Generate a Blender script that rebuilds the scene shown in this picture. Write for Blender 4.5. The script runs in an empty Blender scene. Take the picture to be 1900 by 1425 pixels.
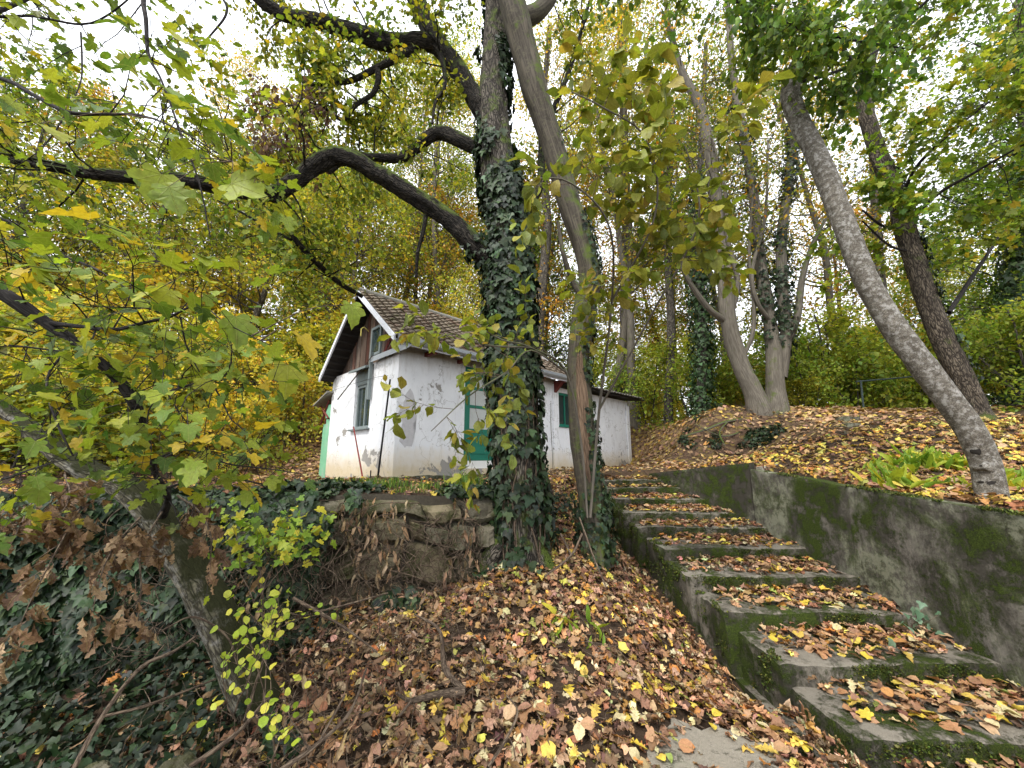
import bpy, math, random
import numpy as np
from mathutils import Vector, Matrix

R = np.random.default_rng(11)
random.seed(11)
sc = bpy.context.scene
COL = sc.collection
PI = math.pi
rad = math.radians

# ------------------------------------------------------------------ camera, sky, sun, exposure
E = 1.8                      # eye height above the lower ground
PITCH = rad(10.9)
FPX = 714.0
cam_d = bpy.data.cameras.new('camera')
cam = bpy.data.objects.new('camera', cam_d)
COL.objects.link(cam)
cam.location = (0, 0, E)
cam.rotation_euler = (PI / 2 + PITCH, 0, 0)
cam_d.sensor_width = 36
cam_d.lens = FPX / 1900 * 36
cam_d.clip_start = 0.05
cam_d.clip_end = 600
sc.camera = cam

world = bpy.data.worlds.new('World')
sc.world = world
world.use_nodes = True
wn = world.node_tree
wn.nodes.clear()
sky = wn.nodes.new('ShaderNodeTexSky')
sky.sky_type = 'NISHITA'
sky.sun_disc = False
sky.sun_elevation = rad(52)
sky.sun_rotation = rad(-150)
sky.dust_density = 5
mixs = wn.nodes.new('ShaderNodeMix')
mixs.data_type = 'RGBA'
mixs.inputs['Factor'].default_value = 0.9
mixs.inputs['B'].default_value = (9.6, 9.9, 10.4, 1)      # overcast cloud cover
bg = wn.nodes.new('ShaderNodeBackground')
bg.inputs['Strength'].default_value = 0.105
wo = wn.nodes.new('ShaderNodeOutputWorld')
wn.links.new(sky.outputs[0], mixs.inputs['A'])
wn.links.new(mixs.outputs['Result'], bg.inputs['Color'])
wn.links.new(bg.outputs[0], wo.inputs['Surface'])

sun_d = bpy.data.lights.new('sun', 'SUN')
sun_d.energy = 1.5
sun_d.angle = rad(12)
sun_d.color = (1, .97, .92)
sun = bpy.data.objects.new('sun', sun_d)
COL.objects.link(sun)
_az, _el = rad(-150), rad(52)
_dv = Vector((math.sin(_az) * math.cos(_el), math.cos(_az) * math.cos(_el), math.sin(_el)))
sun.rotation_euler = _dv.to_track_quat('Z', 'Y').to_euler()

sc.view_settings.view_transform = 'Standard'
sc.view_settings.look = 'None'
sc.view_settings.gamma = 1
sc.view_settings.use_curve_mapping = False
sc.view_settings.exposure = 1.3
sc.render.engine = 'CYCLES'
sc.cycles.max_bounces = 7
sc.cycles.diffuse_bounces = 4
sc.cycles.glossy_bounces = 2
sc.cycles.transmission_bounces = 4
sc.cycles.use_denoising = True
sc.cycles.use_adaptive_sampling = True
sc.cycles.adaptive_threshold = 0.02
sc.cycles.caustics_reflective = False
sc.cycles.caustics_refractive = False

# ------------------------------------------------------------------ picture <-> place
CC, SS = math.cos(PITCH), math.sin(PITCH)


def P(px, py, Y):
    """the point of the place seen at (px, py) of the 1900 px photograph, Y metres ahead"""
    u = (px - 950) / FPX
    v = (712.5 - py) / FPX
    t = Y / (CC - SS * v)
    return np.array((u * t, Y, E + (SS + CC * v) * t))


def PR(px, py, Y, w):
    v = (712.5 - py) / FPX
    t = Y / (CC - SS * v)
    return P(px, py, Y), w / 2 / FPX * t / math.sqrt(1 + ((px - 950) / FPX) ** 2) * .89


# ------------------------------------------------------------------ noise
def _h(ix, iy, iz, s):
    n = (ix * 374761393 + iy * 668265263 + iz * 2147483647 + s * 974711) & 0xffffffff
    n = ((n ^ (n >> 13)) * 1274126177) & 0xffffffff
    return ((n ^ (n >> 16)) & 0xffff) / 65535.0


def vnoise(p, s=0):
    p = np.asarray(p, dtype=float)
    i = np.floor(p).astype(np.int64)
    f = p - i
    f = f * f * (3 - 2 * f)
    r = 0
    for dx in (0, 1):
        for dy in (0, 1):
            for dz in (0, 1):
                w = (f[..., 0] if dx else 1 - f[..., 0]) * (f[..., 1] if dy else 1 - f[..., 1]) * (f[..., 2] if dz else 1 - f[..., 2])
                r = r + w * _h(i[..., 0] + dx, i[..., 1] + dy, i[..., 2] + dz, s)
    return r * 2 - 1


def fbm(p, oct=3, s=0):
    p = np.asarray(p, dtype=float)
    a, r = 1.0, 0
    for k in range(oct):
        r = r + a * vnoise(p * (2 ** k), s + k * 7)
        a *= .5
    return r


# ------------------------------------------------------------------ materials
def nodes_of(name):
    m = bpy.data.materials.new(name)
    m.use_nodes = True
    nt = m.node_tree
    nt.nodes.clear()
    out = nt.nodes.new('ShaderNodeOutputMaterial')
    return m, nt, out


class NT:
    def __init__(s, nt):
        s.nt = nt

    def n(s, t, **kw):
        nd = s.nt.nodes.new(t)
        for k, v in kw.items():
            setattr(nd, k, v)
        return nd

    def l(s, a, b):
        s.nt.links.new(a, b)

    def noise(s, vec, scale, detail=4, rough=.55, dist=0):
        nd = s.n('ShaderNodeTexNoise')
        nd.inputs['Scale'].default_value = scale
        nd.inputs['Detail'].default_value = detail
        nd.inputs['Roughness'].default_value = rough
        nd.inputs['Distortion'].default_value = dist
        if vec is not None:
            s.l(vec, nd.inputs['Vector'])
        return nd.outputs['Fac']

    def ramp(s, fac, stops):
        nd = s.n('ShaderNodeValToRGB')
        cr = nd.color_ramp
        while len(cr.elements) < len(stops):
            cr.elements.new(0.5)
        for e, (p, c) in zip(cr.elements, stops):
            e.position = p
            e.color = (*c, 1) if len(c) == 3 else c
        s.l(fac, nd.inputs['Fac'])
        return nd.outputs['Color']

    def mapr(s, v, a, b, c=0., d=1.):
        nd = s.n('ShaderNodeMapRange')
        nd.inputs[1].default_value = a
        nd.inputs[2].default_value = b
        nd.inputs[3].default_value = c
        nd.inputs[4].default_value = d
        s.l(v, nd.inputs[0])
        return nd.outputs[0]

    def mix(s, fac, a, b, mode='MIX'):
        nd = s.n('ShaderNodeMix', data_type='RGBA', blend_type=mode)
        for v, k in ((fac, 'Factor'), (a, 'A'), (b, 'B')):
            if isinstance(v, (int, float)):
                nd.inputs[k].default_value = v
            elif isinstance(v, tuple):
                nd.inputs[k].default_value = (*v, 1)
            else:
                s.l(v, nd.inputs[k])
        return nd.outputs['Result']

    def math(s, op, a, b=None, clamp=False):
        nd = s.n('ShaderNodeMath', operation=op, use_clamp=clamp)
        for i, v in enumerate((a, b)):
            if v is None:
                continue
            if isinstance(v, (int, float)):
                nd.inputs[i].default_value = v
            else:
                s.l(v, nd.inputs[i])
        return nd.outputs[0]

    def mapping(s, vec, scale):
        nd = s.n('ShaderNodeMapping')
        nd.inputs['Scale'].default_value = scale
        s.l(vec, nd.inputs['Vector'])
        return nd.outputs[0]

    def bump(s, h, strength, dist):
        nd = s.n('ShaderNodeBump')
        nd.inputs['Strength'].default_value = strength
        nd.inputs['Distance'].default_value = dist
        s.l(h, nd.inputs['Height'])
        return nd.outputs[0]

    def principled(s, col, rough=.8, normal=None, spec=.3, metal=0.):
        nd = s.n('ShaderNodeBsdfPrincipled')
        if isinstance(col, tuple):
            nd.inputs['Base Color'].default_value = (*col, 1)
        else:
            s.l(col, nd.inputs['Base Color'])
        if isinstance(rough, (int, float)):
            nd.inputs['Roughness'].default_value = rough
        else:
            s.l(rough, nd.inputs['Roughness'])
        nd.inputs['Specular IOR Level'].default_value = spec
        nd.inputs['Metallic'].default_value = metal
        if normal is not None:
            s.l(normal, nd.inputs['Normal'])
        return nd


def leaf_material(name, palette=None, trans=.52, spots=.5, rough=.5, vein=None):
    """palette None: colour attribute Col per leaf; else one colour per object from a ramp"""
    m, nt, out = nodes_of(name)
    N = NT(nt)
    tc = N.n('ShaderNodeTexCoord').outputs['Object']
    if palette is None:
        at = N.n('ShaderNodeAttribute', attribute_name='Col')
        c = at.outputs['Color']
    else:
        oi = N.n('ShaderNodeObjectInfo').outputs['Random']
        st = [(i / len(palette), p) for i, p in enumerate(palette)]
        rr = N.ramp(oi, st)
        rr.node.color_ramp.interpolation = 'CONSTANT'
        c = rr
    nz = N.noise(tc, 28 if palette is None else 2.6, 3)
    dark = N.mapr(nz, .52, .72, 0, spots)
    c = N.mix(dark, c, N.mix(.75, c, (.16, .075, .02)))
    nrm = None
    if vein:
        s3 = N.n('ShaderNodeSeparateXYZ')
        N.l(tc, s3.inputs[0])
        ax_ = N.math('ABSOLUTE', s3.outputs['X'])
        if vein == 'palm':
            an_ = N.math('ARCTAN2', ax_, N.math('ADD', s3.outputs['Y'], .0))
            lines = None
            for a0 in (0., .68, 1.3):
                q_ = N.mapr(N.math('MULTIPLY', N.math('ABSOLUTE', N.math('SUBTRACT', an_, a0)), N.math('ADD', ax_, s3.outputs['Y'])), .006, .022, 1, 0)
                lines = q_ if lines is None else N.math('MAXIMUM', lines, q_)
        else:
            mid_ = N.mapr(ax_, .006, .022, 1, 0)
            fr_ = N.math('FRACT', N.math('MULTIPLY', N.math('SUBTRACT', s3.outputs['Y'], N.math('MULTIPLY', ax_, .75)), 8))
            lines = N.math('MAXIMUM', mid_, N.math('MULTIPLY', N.mapr(fr_, .0, .14, 1, 0), .6))
        c = N.mix(N.math('MULTIPLY', lines, .45), c, N.mix(.5, c, (.55, .52, .18)))
        nrm = N.bump(lines, .5, .02)
    blot = N.noise(tc, 7 if palette is not None else 60, 4, .7)
    c = N.mix(1., c, N.ramp(blot, [(.3, (.72, .72, .72)), (.7, (1.18, 1.18, 1.18))]), 'MULTIPLY')
    p = N.principled(c, rough, nrm, .35)
    tr = N.n('ShaderNodeBsdfTranslucent')
    tcol = N.mix(1., c, (1.0, 1.0, .55), 'MULTIPLY')
    N.l(tcol, tr.inputs['Color'])
    mx = N.n('ShaderNodeMixShader')
    mx.inputs[0].default_value = trans
    N.l(p.outputs[0], mx.inputs[1])
    N.l(tr.outputs[0], mx.inputs[2])
    N.l(mx.outputs[0], out.inputs['Surface'])
    return m


def bark_material(name, dark, light, moss=0., fine=1., patch=None, mosscol=(.05, .07, .012), stretch=.22, depth=.012, white=0., crk=1.):
    m, nt, out = nodes_of(name)
    N = NT(nt)
    bk = N.n('ShaderNodeAttribute', attribute_name='bk').outputs['Vector']
    ob = N.n('ShaderNodeTexCoord').outputs['Object']
    st = N.mapping(bk, (1, 1, stretch))
    vo = N.n('ShaderNodeTexVoronoi', feature='DISTANCE_TO_EDGE')
    vo.inputs['Scale'].default_value = 34 * fine
    wv = N.n('ShaderNodeVectorMath', operation='ADD')
    nd = N.n('ShaderNodeTexNoise')
    nd.inputs['Scale'].default_value = 12 * fine
    N.l(st, nd.inputs['Vector'])
    sc_ = N.n('ShaderNodeVectorMath', operation='SCALE')
    sc_.inputs['Scale'].default_value = .13 / fine
    N.l(nd.outputs['Color'], sc_.inputs[0])
    N.l(st, wv.inputs[0])
    N.l(sc_.outputs[0], wv.inputs[1])
    N.l(wv.outputs[0], vo.inputs['Vector'])
    crack = N.mapr(vo.outputs['Distance'], 0., .22, 1 - crk, 1.)
    big = N.noise(N.mapping(bk, (1, 1, stretch * .8)), 11 * fine, 6, .7, .8)
    crack = N.math('MULTIPLY', crack, N.mapr(big, .3, .6, 1 - .7 * crk, 1.))
    n1 = N.noise(st, 60 * fine, 5, .65)
    n2 = N.noise(ob, 3.5, 3, .6)
    f = N.math('MULTIPLY', crack, n1)
    c = N.ramp(f, [(0.05, dark), (.5, light)])
    c = N.mix(N.mapr(n2, .35, .7, 0, .5), c, N.mix(.5, c, dark))
    if patch is not None:
        n3 = N.noise(N.mapping(bk, (1, 1, 1.6)), 13, 6, .7)
        c = N.mix(N.mapr(n3, .5, .62, 0, .8), c, patch)
    if white:
        n5 = N.noise(ob, 19, 6, .75)
        c = N.mix(N.mapr(n5, .5, .6, 0, white), c, (.42, .41, .38))
    if moss:
        g = N.n('ShaderNodeNewGeometry')
        sp = N.n('ShaderNodeSeparateXYZ')
        N.l(g.outputs['Normal'], sp.inputs[0])
        up = N.mapr(sp.outputs['Z'], -.3, .9, -.12, .35)
        n4 = N.math('ADD', N.noise(ob, 5, 6, .7), up)
        c = N.mix(N.mapr(n4, .62 - moss * .3, .78 - moss * .3), c, N.mix(N.noise(ob, 70, 3), mosscol, tuple(x * 1.9 for x in mosscol)))
    h = N.math('ADD', N.math('MULTIPLY', crack, .7), N.math('MULTIPLY', n1, .5))
    p = N.principled(c, .9, N.bump(h, .9, depth), .2)
    N.l(p.outputs[0], out.inputs['Surface'])
    return m


def concrete_material(name, moss, base=(.22, .20, .17), dark=(.018, .016, .012), stain=.5, pale=.5, topmoss=0.):
    m, nt, out = nodes_of(name)
    N = NT(nt)
    g = N.n('ShaderNodeNewGeometry')
    pos = g.outputs['Position']
    sp = N.n('ShaderNodeSeparateXYZ')
    N.l(g.outputs['True Normal'], sp.inputs[0])
    n1 = N.noise(pos, 55, 7, .75)
    n2 = N.noise(pos, 1.9, 10, .72, .5)
    n3 = N.noise(pos, 8, 8, .75)
    n4 = N.noise(N.mapping(pos, (1, 1, .4)), 2.6, 12, .74, .3)
    spk = N.n('ShaderNodeTexVoronoi')
    spk.inputs['Scale'].default_value = 85
    N.l(pos, spk.inputs['Vector'])
    c = N.mix(n1, tuple(x * .5 for x in base), tuple(min(1, x * 1.4) for x in base))
    c = N.mix(N.mapr(spk.outputs['Distance'], .0, .3, .5, 0), c, (.40, .37, .32))
    vert = N.mapr(sp.outputs['Z'], .75, .3)                     # 1 on upright faces
    # pale worn render
    pl = N.noise(N.mapping(pos, (1, 1, .6)), 1.3, 9, .66, .5)
    pm = N.math('MULTIPLY', N.mapr(N.math('ADD', pl, N.math('MULTIPLY', N.math('SUBTRACT', n1, .5), .15)), .60 - pale * .14, .72 - pale * .14, 0, .9), N.mapr(n3, .42, .55, .15, 1))
    inv = N.math('SUBTRACT', 1., N.math('MULTIPLY', pm, .85))
    c = N.mix(pm, c, N.mix(n3, (.15, .155, .09), (.40, .40, .31)))
    dk = N.math('ADD', n4, N.math('MULTIPLY', vert, .12))
    c = N.mix(N.math('MULTIPLY', N.mapr(N.math('ADD', dk, N.math('MULTIPLY', N.math('SUBTRACT', n1, .5), .3)), .64 - stain * .3, .78 - stain * .25, 0, .9), inv), c, N.mix(n3, dark, tuple(x * 3.2 for x in dark)))
    ms = N.mapr(N.math('ADD', N.math('MULTIPLY', n2, .55), N.math('MULTIPLY', n3, .45)), .35, .65, .2, .8)
    ms = N.math('ADD', ms, N.math('MULTIPLY', vert, .07))
    if topmoss:
        ms = N.math('ADD', ms, N.mapr(sp.outputs['Z'], .5, .8, 0, topmoss))
    brk = N.math('MULTIPLY', N.math('SUBTRACT', N.noise(pos, 38, 6, .8), .5), .35)
    ms = N.math('ADD', ms, brk)
    fac = N.math('MULTIPLY', N.mapr(ms, .60 - moss * .2, .74 - moss * .2), inv)
    mc = N.ramp(N.noise(pos, 120, 4, .75), [(.32, (.010, .014, .003)), (.5, (.030, .046, .006)), (.72, (.10, .13, .018))])
    c = N.mix(fac, c, mc)
    h = N.math('ADD', N.math('MULTIPLY', n1, .7), N.math('MULTIPLY', fac, .7))
    h = N.math('ADD', h, N.math('MULTIPLY', N.noise(pos, 160, 3), .4))
    h = N.math('ADD', h, N.math('MULTIPLY', n3, .8))
    p = N.principled(c, .92, N.bump(h, 1., .016), .2)
    N.l(p.outputs[0], out.inputs['Surface'])
    return m


def simple(name, col, rough=.7, var=.3, scale=12, bump=.3, metal=0., spec=.3, rust=None, stretch=(1, 1, 1), flake=None, flk=.6):
    m, nt, out = nodes_of(name)
    N = NT(nt)
    ob = N.n('ShaderNodeTexCoord').outputs['Object']
    v = N.mapping(ob, stretch)
    n1 = N.noise(v, scale, 6, .65)
    c = N.mix(n1, tuple(x * (1 - var) for x in col), tuple(min(1, x * (1 + var)) for x in col))
    if rust:
        c = N.mix(N.mapr(N.noise(v, scale * .4, 6, .7), .52, .64, 0, .85), c, rust)
    if flake:
        c = N.mix(N.mapr(N.noise(v, scale * 1.3, 7, .75), flk, flk + .05), c, flake)
    p = N.principled(c, rough, N.bump(n1, bump, .01), spec, metal)
    N.l(p.outputs[0], out.inputs['Surface'])
    return m


def plaster_material():
    m, nt, out = nodes_of('white_plaster')
    N = NT(nt)
    ob = N.n('ShaderNodeTexCoord').outputs['Object']
    sp = N.n('ShaderNodeSeparateXYZ')
    N.l(ob, sp.inputs[0])
    n1 = N.noise(ob, 5, 6, .7)
    n2 = N.noise(N.mapping(ob, (1, 1, .25)), 9, 6, .75)
    n3 = N.noise(ob, 60, 4, .6)
    c = N.mix(n1, (.66, .67, .70), (.86, .87, .88))
    # grimy streaks
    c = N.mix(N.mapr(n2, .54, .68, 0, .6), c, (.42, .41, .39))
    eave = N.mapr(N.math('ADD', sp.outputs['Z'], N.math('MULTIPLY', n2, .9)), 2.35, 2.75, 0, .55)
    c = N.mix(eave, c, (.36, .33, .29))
    hair = N.n('ShaderNodeTexVoronoi', feature='DISTANCE_TO_EDGE')
    hair.inputs['Scale'].default_value = 1.1
    wob = N.n('ShaderNodeTexNoise')
    wob.inputs['Scale'].default_value = 4
    wob.inputs['Detail'].default_value = 6
    N.l(ob, wob.inputs['Vector'])
    vm = N.n('ShaderNodeVectorMath', operation='ADD')
    N.l(ob, vm.inputs[0])
    N.l(wob.outputs['Color'], vm.inputs[1])
    N.l(vm.outputs[0], hair.inputs['Vector'])
    c = N.mix(N.mapr(hair.outputs['Distance'], .0, .012, .75, 0), c, (.22, .20, .18))
    # ochre damp along the foot of the wall
    low = N.mapr(N.math('ADD', sp.outputs['Z'], N.math('MULTIPLY', n1, -.5)), -.05, .42, .8, 0)
    c = N.mix(low, c, (.52, .41, .23))
    # fallen plaster: grey render
    n4 = N.noise(ob, 1.55, 7, .68, .3)
    f = N.mapr(N.math('ADD', n4, N.mapr(sp.outputs['Z'], 0, .6, .09, 0)), .625, .64)
    c = N.mix(f, c, N.mix(n3, (.24, .23, .21), (.36, .34, .31)))
    n5 = N.noise(ob, 14, 7, .8)
    f2 = N.mapr(n5, .64, .67)
    c = N.mix(f2, c, (.25, .21, .17))
    h = N.math('SUBTRACT', N.math('MULTIPLY', n3, .25), N.math('ADD', N.math('MULTIPLY', f, .8), N.math('MULTIPLY', f2, .4)))
    p = N.principled(c, .85, N.bump(h, .8, .012), .25)
    N.l(p.outputs[0], out.inputs['Surface'])
    return m


def ground_material():
    m, nt, out = nodes_of('forest_soil')
    N = NT(nt)
    pos = N.n('ShaderNodeNewGeometry').outputs['Position']
    n1 = N.noise(pos, 3, 6, .7)
    n2 = N.noise(pos, 40, 5, .7)
    vo = N.n('ShaderNodeTexVoronoi')
    vo.inputs['Scale'].default_value = 13
    vo.inputs['Randomness'].default_value = 1
    N.l(pos, vo.inputs['Vector'])
    wn_ = N.n('ShaderNodeSeparateColor')
    N.l(vo.outputs['Color'], wn_.inputs[0])
    leafc = N.ramp(wn_.outputs[0], [(0, (.10, .055, .035)), (.3, (.22, .125, .08)), (.55, (.33, .21, .13)), (.75, (.42, .28, .12)), (.92, (.5, .36, .07))])
    c = N.mix(n2, (.022, .015, .01), (.075, .05, .033))
    sp = N.n('ShaderNodeSeparateXYZ')
    N.l(pos, sp.inputs[0])
    far = N.mapr(sp.outputs['Y'], 7, 12, .0, .9)
    c = N.mix(N.math('MULTIPLY', far, N.mapr(n1, .3, .6, .5, 1)), c, leafc)
    h = N.math('ADD', N.math('MULTIPLY', n2, .5), N.math('MULTIPLY', vo.outputs['Distance'], .8))
    p = N.principled(c, .95, N.bump(h, 1., .03), .15)
    N.l(p.outputs[0], out.inputs['Surface'])
    return m


def stone_material(name, tint):
    m, nt, out = nodes_of(name)
    N = NT(nt)
    pos = N.n('ShaderNodeNewGeometry').outputs['Position']
    oi = N.n('ShaderNodeObjectInfo').outputs['Random']
    n1 = N.noise(pos, 14, 7, .7)
    n2 = N.noise(pos, 60, 4, .6)
    n3 = N.noise(pos, 3.4, 6, .7)
    base = N.ramp(oi, [(0, tint), (.4, tuple(x * .7 for x in tint)), (.7, (tint[0] * 1.25, tint[1] * 1.15, tint[2] * .95)), (1, (tint[0] * .6, tint[1] * .6, tint[2] * .62))])
    c = N.mix(n1, N.mix(.55, base, (.03, .027, .02)), N.mix(.12, base, (.5, .46, .36)))
    c = N.mix(N.mapr(N.math('ADD', n3, N.math('MULTIPLY', n1, .25)), .58, .72, 0, .85), c, N.mix(n2, (.012, .015, .005), (.06, .065, .018)))
    c = N.mix(N.mapr(n2, .66, .74, 0, .6), c, (.45, .43, .36))
    h = N.math('ADD', N.math('MULTIPLY', n1, 1.), N.math('MULTIPLY', n2, .35))
    p = N.principled(c, .93, N.bump(h, .9, .03), .2)
    N.l(p.outputs[0], out.inputs['Surface'])
    return m


def tile_material():
    m, nt, out = nodes_of('roof_tile_clay')
    N = NT(nt)
    pos = N.n('ShaderNodeNewGeometry').outputs['Position']
    oi = N.n('ShaderNodeObjectInfo').outputs['Random']
    n1 = N.noise(pos, 22, 6, .7)
    b = N.ramp(oi, [(0, (.25, .205, .15)), (.35, (.18, .135, .10)), (.7, (.30, .25, .19)), (1, (.20, .12, .085))])
    c = N.mix(N.mapr(n1, .35, .7), b, N.mix(.6, b, (.05, .045, .035)))
    n2 = N.noise(pos, 5, 5, .7)
    c = N.mix(N.mapr(n2, .58, .66, 0, .7), c, (.08, .09, .03))
    p = N.principled(c, .9, N.bump(n1, .6, .01), .2)
    N.l(p.outputs[0], out.inputs['Surface'])
    return m


M = {
    'leaf': leaf_material('leaf_varied'),
    'litter': leaf_material('fallen_leaf_varied', trans=.12, spots=.6, rough=.65),
    'maple1': leaf_material('maple_leaf', [(.20, .27, .03), (.12, .20, .025), (.30, .36, .035), (.16, .24, .03), (.36, .38, .04), (.09, .16, .03), (.24, .31, .03), (.52, .38, .03)], .42, .45, vein='palm'),
    'oval1': leaf_material('oval_leaf', [(.21, .24, .035), (.28, .29, .04), (.16, .20, .03), (.36, .34, .05), (.24, .26, .04), (.32, .26, .05)], .35, .4, vein='pin'),
    'fall1': leaf_material('fallen_leaf', [(.42, .24, .13), (.52, .36, .07), (.32, .17, .11), (.60, .46, .08), (.46, .22, .07), (.35, .19, .10), (.56, .47, .26), (.40, .23, .12), (.27, .14, .08), (.50, .33, .19), (.38, .19, .09), (.60, .44, .05)], .12, .6, .6, vein='pin'),
    'dead': leaf_material('withered_leaf', [(.26, .15, .08), (.34, .215, .12), (.17, .095, .05), (.22, .14, .085), (.38, .26, .15), (.12, .07, .045)], .2, .5, .7, vein='pin'),
    'ivy': leaf_material('ivy_leaf', trans=.08, spots=.15, rough=.55),
    'oak_bark': bark_material('oak_bark', (.018, .015, .012), (.15, .13, .105), moss=.25, depth=.02),
    'bough_bark': bark_material('bough_bark', (.006, .005, .004), (.055, .046, .036), moss=.2, depth=.03, fine=1.2),
    'hornbeam_bark': bark_material('hornbeam_bark', (.016, .014, .011), (.10, .085, .065), moss=.35, fine=.7, stretch=.06, depth=.007, crk=.5, patch=(.09, .08, .055)),
    'beech_bark': bark_material('beech_bark', (.04, .034, .027), (.25, .225, .185), fine=1.6, stretch=2.2, depth=.006, patch=(.065, .055, .042), white=.6, moss=.0, crk=.7),
    'stem_bark': bark_material('stem_bark', (.04, .034, .028), (.17, .15, .12), fine=.8, stretch=.06, depth=.006, moss=.10, crk=.4),
    'rough_bark': bark_material('rough_bark', (.025, .02, .016), (.17, .14, .105), moss=.15, depth=.02),
    'mossy_bark': bark_material('mossy_bark', (.04, .035, .025), (.22, .20, .14), moss=.62, depth=.01, white=.35, fine=1.2, mosscol=(.016, .017, .006)),
    'twig': bark_material('dark_twig', (.012, .010, .010), (.05, .045, .042), fine=2, depth=.002),
    'drytwig': bark_material('dry_twig', (.05, .035, .025), (.20, .15, .105), fine=2, depth=.002),
    'far_bark': bark_material('far_bark', (.04, .035, .03), (.19, .165, .135), fine=.6),
    'soil': ground_material(),
    'step': concrete_material('step_concrete', .60, base=(.23, .205, .165), stain=.50, pale=.1),
    'wallc': concrete_material('wall_concrete', .44, stain=.56, pale=1.15, topmoss=.30),
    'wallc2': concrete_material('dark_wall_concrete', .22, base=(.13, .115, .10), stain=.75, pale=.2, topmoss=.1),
    'slab': concrete_material('slab_concrete', .0, base=(.28, .25, .20), stain=.1, pale=0),
    'stone': stone_material('rubble_stone', (.17, .15, .105)),
    'mortar': simple('old_mortar', (.05, .042, .03), .95, .6, 30, 1.),
    'plaster': plaster_material(),
    'tile': tile_material(),
    'green': simple('green_paint', (.012, .16, .105), .5, .2, 9, .2, flake=(.10, .16, .13), flk=.72),
    'greend': simple('dark_green_paint', (.02, .075, .062), .55, .3, 9, .2),
    'mint': simple('mint_sheet', (.20, .46, .29), .6, .3, 6, .2, rust=(.35, .42, .36)),
    'greyw': simple('grey_paint', (.17, .20, .20), .6, .3, 8, .3, stretch=(4, 4, .6)),
    'board': simple('weathered_red_board', (.07, .034, .022), .85, .5, 14, .8, stretch=(8, 8, .5), flake=(.15, .12, .10), flk=.52),
    'darkw': simple('dark_timber', (.022, .018, .015), .9, .4, 10, .5),
    'redw': simple('red_strut', (.13, .028, .022), .7, .4, 10, .4),
    'zinc': simple('zinc_sheet', (.36, .39, .42), .45, .2, 7, .1, metal=.3, rust=(.25, .25, .25)),
    'whitep': simple('white_trim', (.72, .74, .80), .5, .1, 6, .1),
    'curtain': simple('lace_curtain', (.50, .52, .50), .9, .2, 40, .3),
    'black': simple('black_iron', (.012, .012, .013), .5, .3, 20, .2, metal=.4),
    'rustred': simple('red_iron', (.22, .035, .03), .6, .4, 20, .3, rust=(.12, .04, .02)),
    'steel': simple('green_grey_iron', (.05, .07, .065), .55, .3, 20, .2, metal=.3),
    'fibre': simple('fibre_cement', (.24, .23, .20), .9, .35, 8, .4),
    'render': simple('grey_render', (.50, .49, .50), .95, .25, 14, .8),
    'wound': bark_material('bare_heartwood', (.045, .027, .018), (.24, .165, .11), fine=1.6, stretch=.05, depth=.012, crk=.6),
    'soot': simple('dark_knot', (.02, .017, .014), .9, .4, 30, .6),
    'white': simple('white_paint', (.74, .74, .71), .6, .12, 12, .2),
}
bm_, bnt, bout = nodes_of('gable_board')
B_ = NT(bnt)
_ob = B_.n('ShaderNodeTexCoord').outputs['Object']
_oi = B_.n('ShaderNodeObjectInfo').outputs['Random']
_n = B_.noise(B_.mapping(_ob, (10, 10, .6)), 7, 7, .7)
_c = B_.ramp(_oi, [(0, (.10, .035, .022)), (.25, (.045, .026, .02)), (.45, (.13, .085, .06)), (.65, (.14, .05, .032)), (.85, (.06, .045, .038)), (1, (.16, .11, .08))])
_c = B_.mix(B_.mapr(_n, .42, .62, 0, .85), _c, B_.mix(_oi, (.018, .014, .012), (.20, .17, .14)))
_p = B_.principled(_c, .9, B_.bump(_n, 1., .01), .15)
B_.l(_p.outputs[0], bout.inputs['Surface'])
M['board'] = bm_
gm, gnt, gout = nodes_of('window_glass')
G = NT(gnt)
gp = G.principled((.03, .045, .045), .06, None, .6)
G.l(gp.outputs[0], gout.inputs['Surface'])
M['glass'] = gm


# ------------------------------------------------------------------ mesh helpers
def mk_mesh(name, V, Fs, mats, col=None, bk=None, smooth=True, midx=None):
    V = np.asarray(V, dtype=np.float32)
    me = bpy.data.meshes.new(name)
    if not isinstance(Fs, list):
        Fs = [Fs]
    Fs = [np.asarray(f, dtype=np.int32) for f in Fs if len(f)]
    me.vertices.add(len(V))
    me.vertices.foreach_set('co', V.ravel())
    nl = sum(f.size for f in Fs)
    npoly = sum(len(f) for f in Fs)
    me.loops.add(nl)
    me.polygons.add(npoly)
    me.loops.foreach_set('vertex_index', np.concatenate([f.ravel() for f in Fs]))
    tot = np.concatenate([np.full(len(f), f.shape[1], dtype=np.int32) for f in Fs])
    st = np.concatenate([[0], np.cumsum(tot)[:-1]]).astype(np.int32)
    me.polygons.foreach_set('loop_start', st)
    me.polygons.foreach_set('loop_total', tot)
    me.polygons.foreach_set('use_smooth', np.full(npoly, smooth, dtype=bool))
    if midx is not None:
        me.polygons.foreach_set('material_index', np.asarray(midx, dtype=np.int32))
    me.update(calc_edges=True)
    if col is not None:
        a = me.attributes.new('Col', 'FLOAT_COLOR', 'POINT')
        c = np.ones((len(V), 4), dtype=np.float32)
        c[:, :3] = col
        a.data.foreach_set('color', c.ravel())
    if bk is not None:
        a = me.attributes.new('bk', 'FLOAT_VECTOR', 'POINT')
        a.data.foreach_set('vector', np.asarray(bk, dtype=np.float32).ravel())
    for mt in (mats if isinstance(mats, (list, tuple)) else [mats]):
        me.materials.append(mt)
    return me


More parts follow.
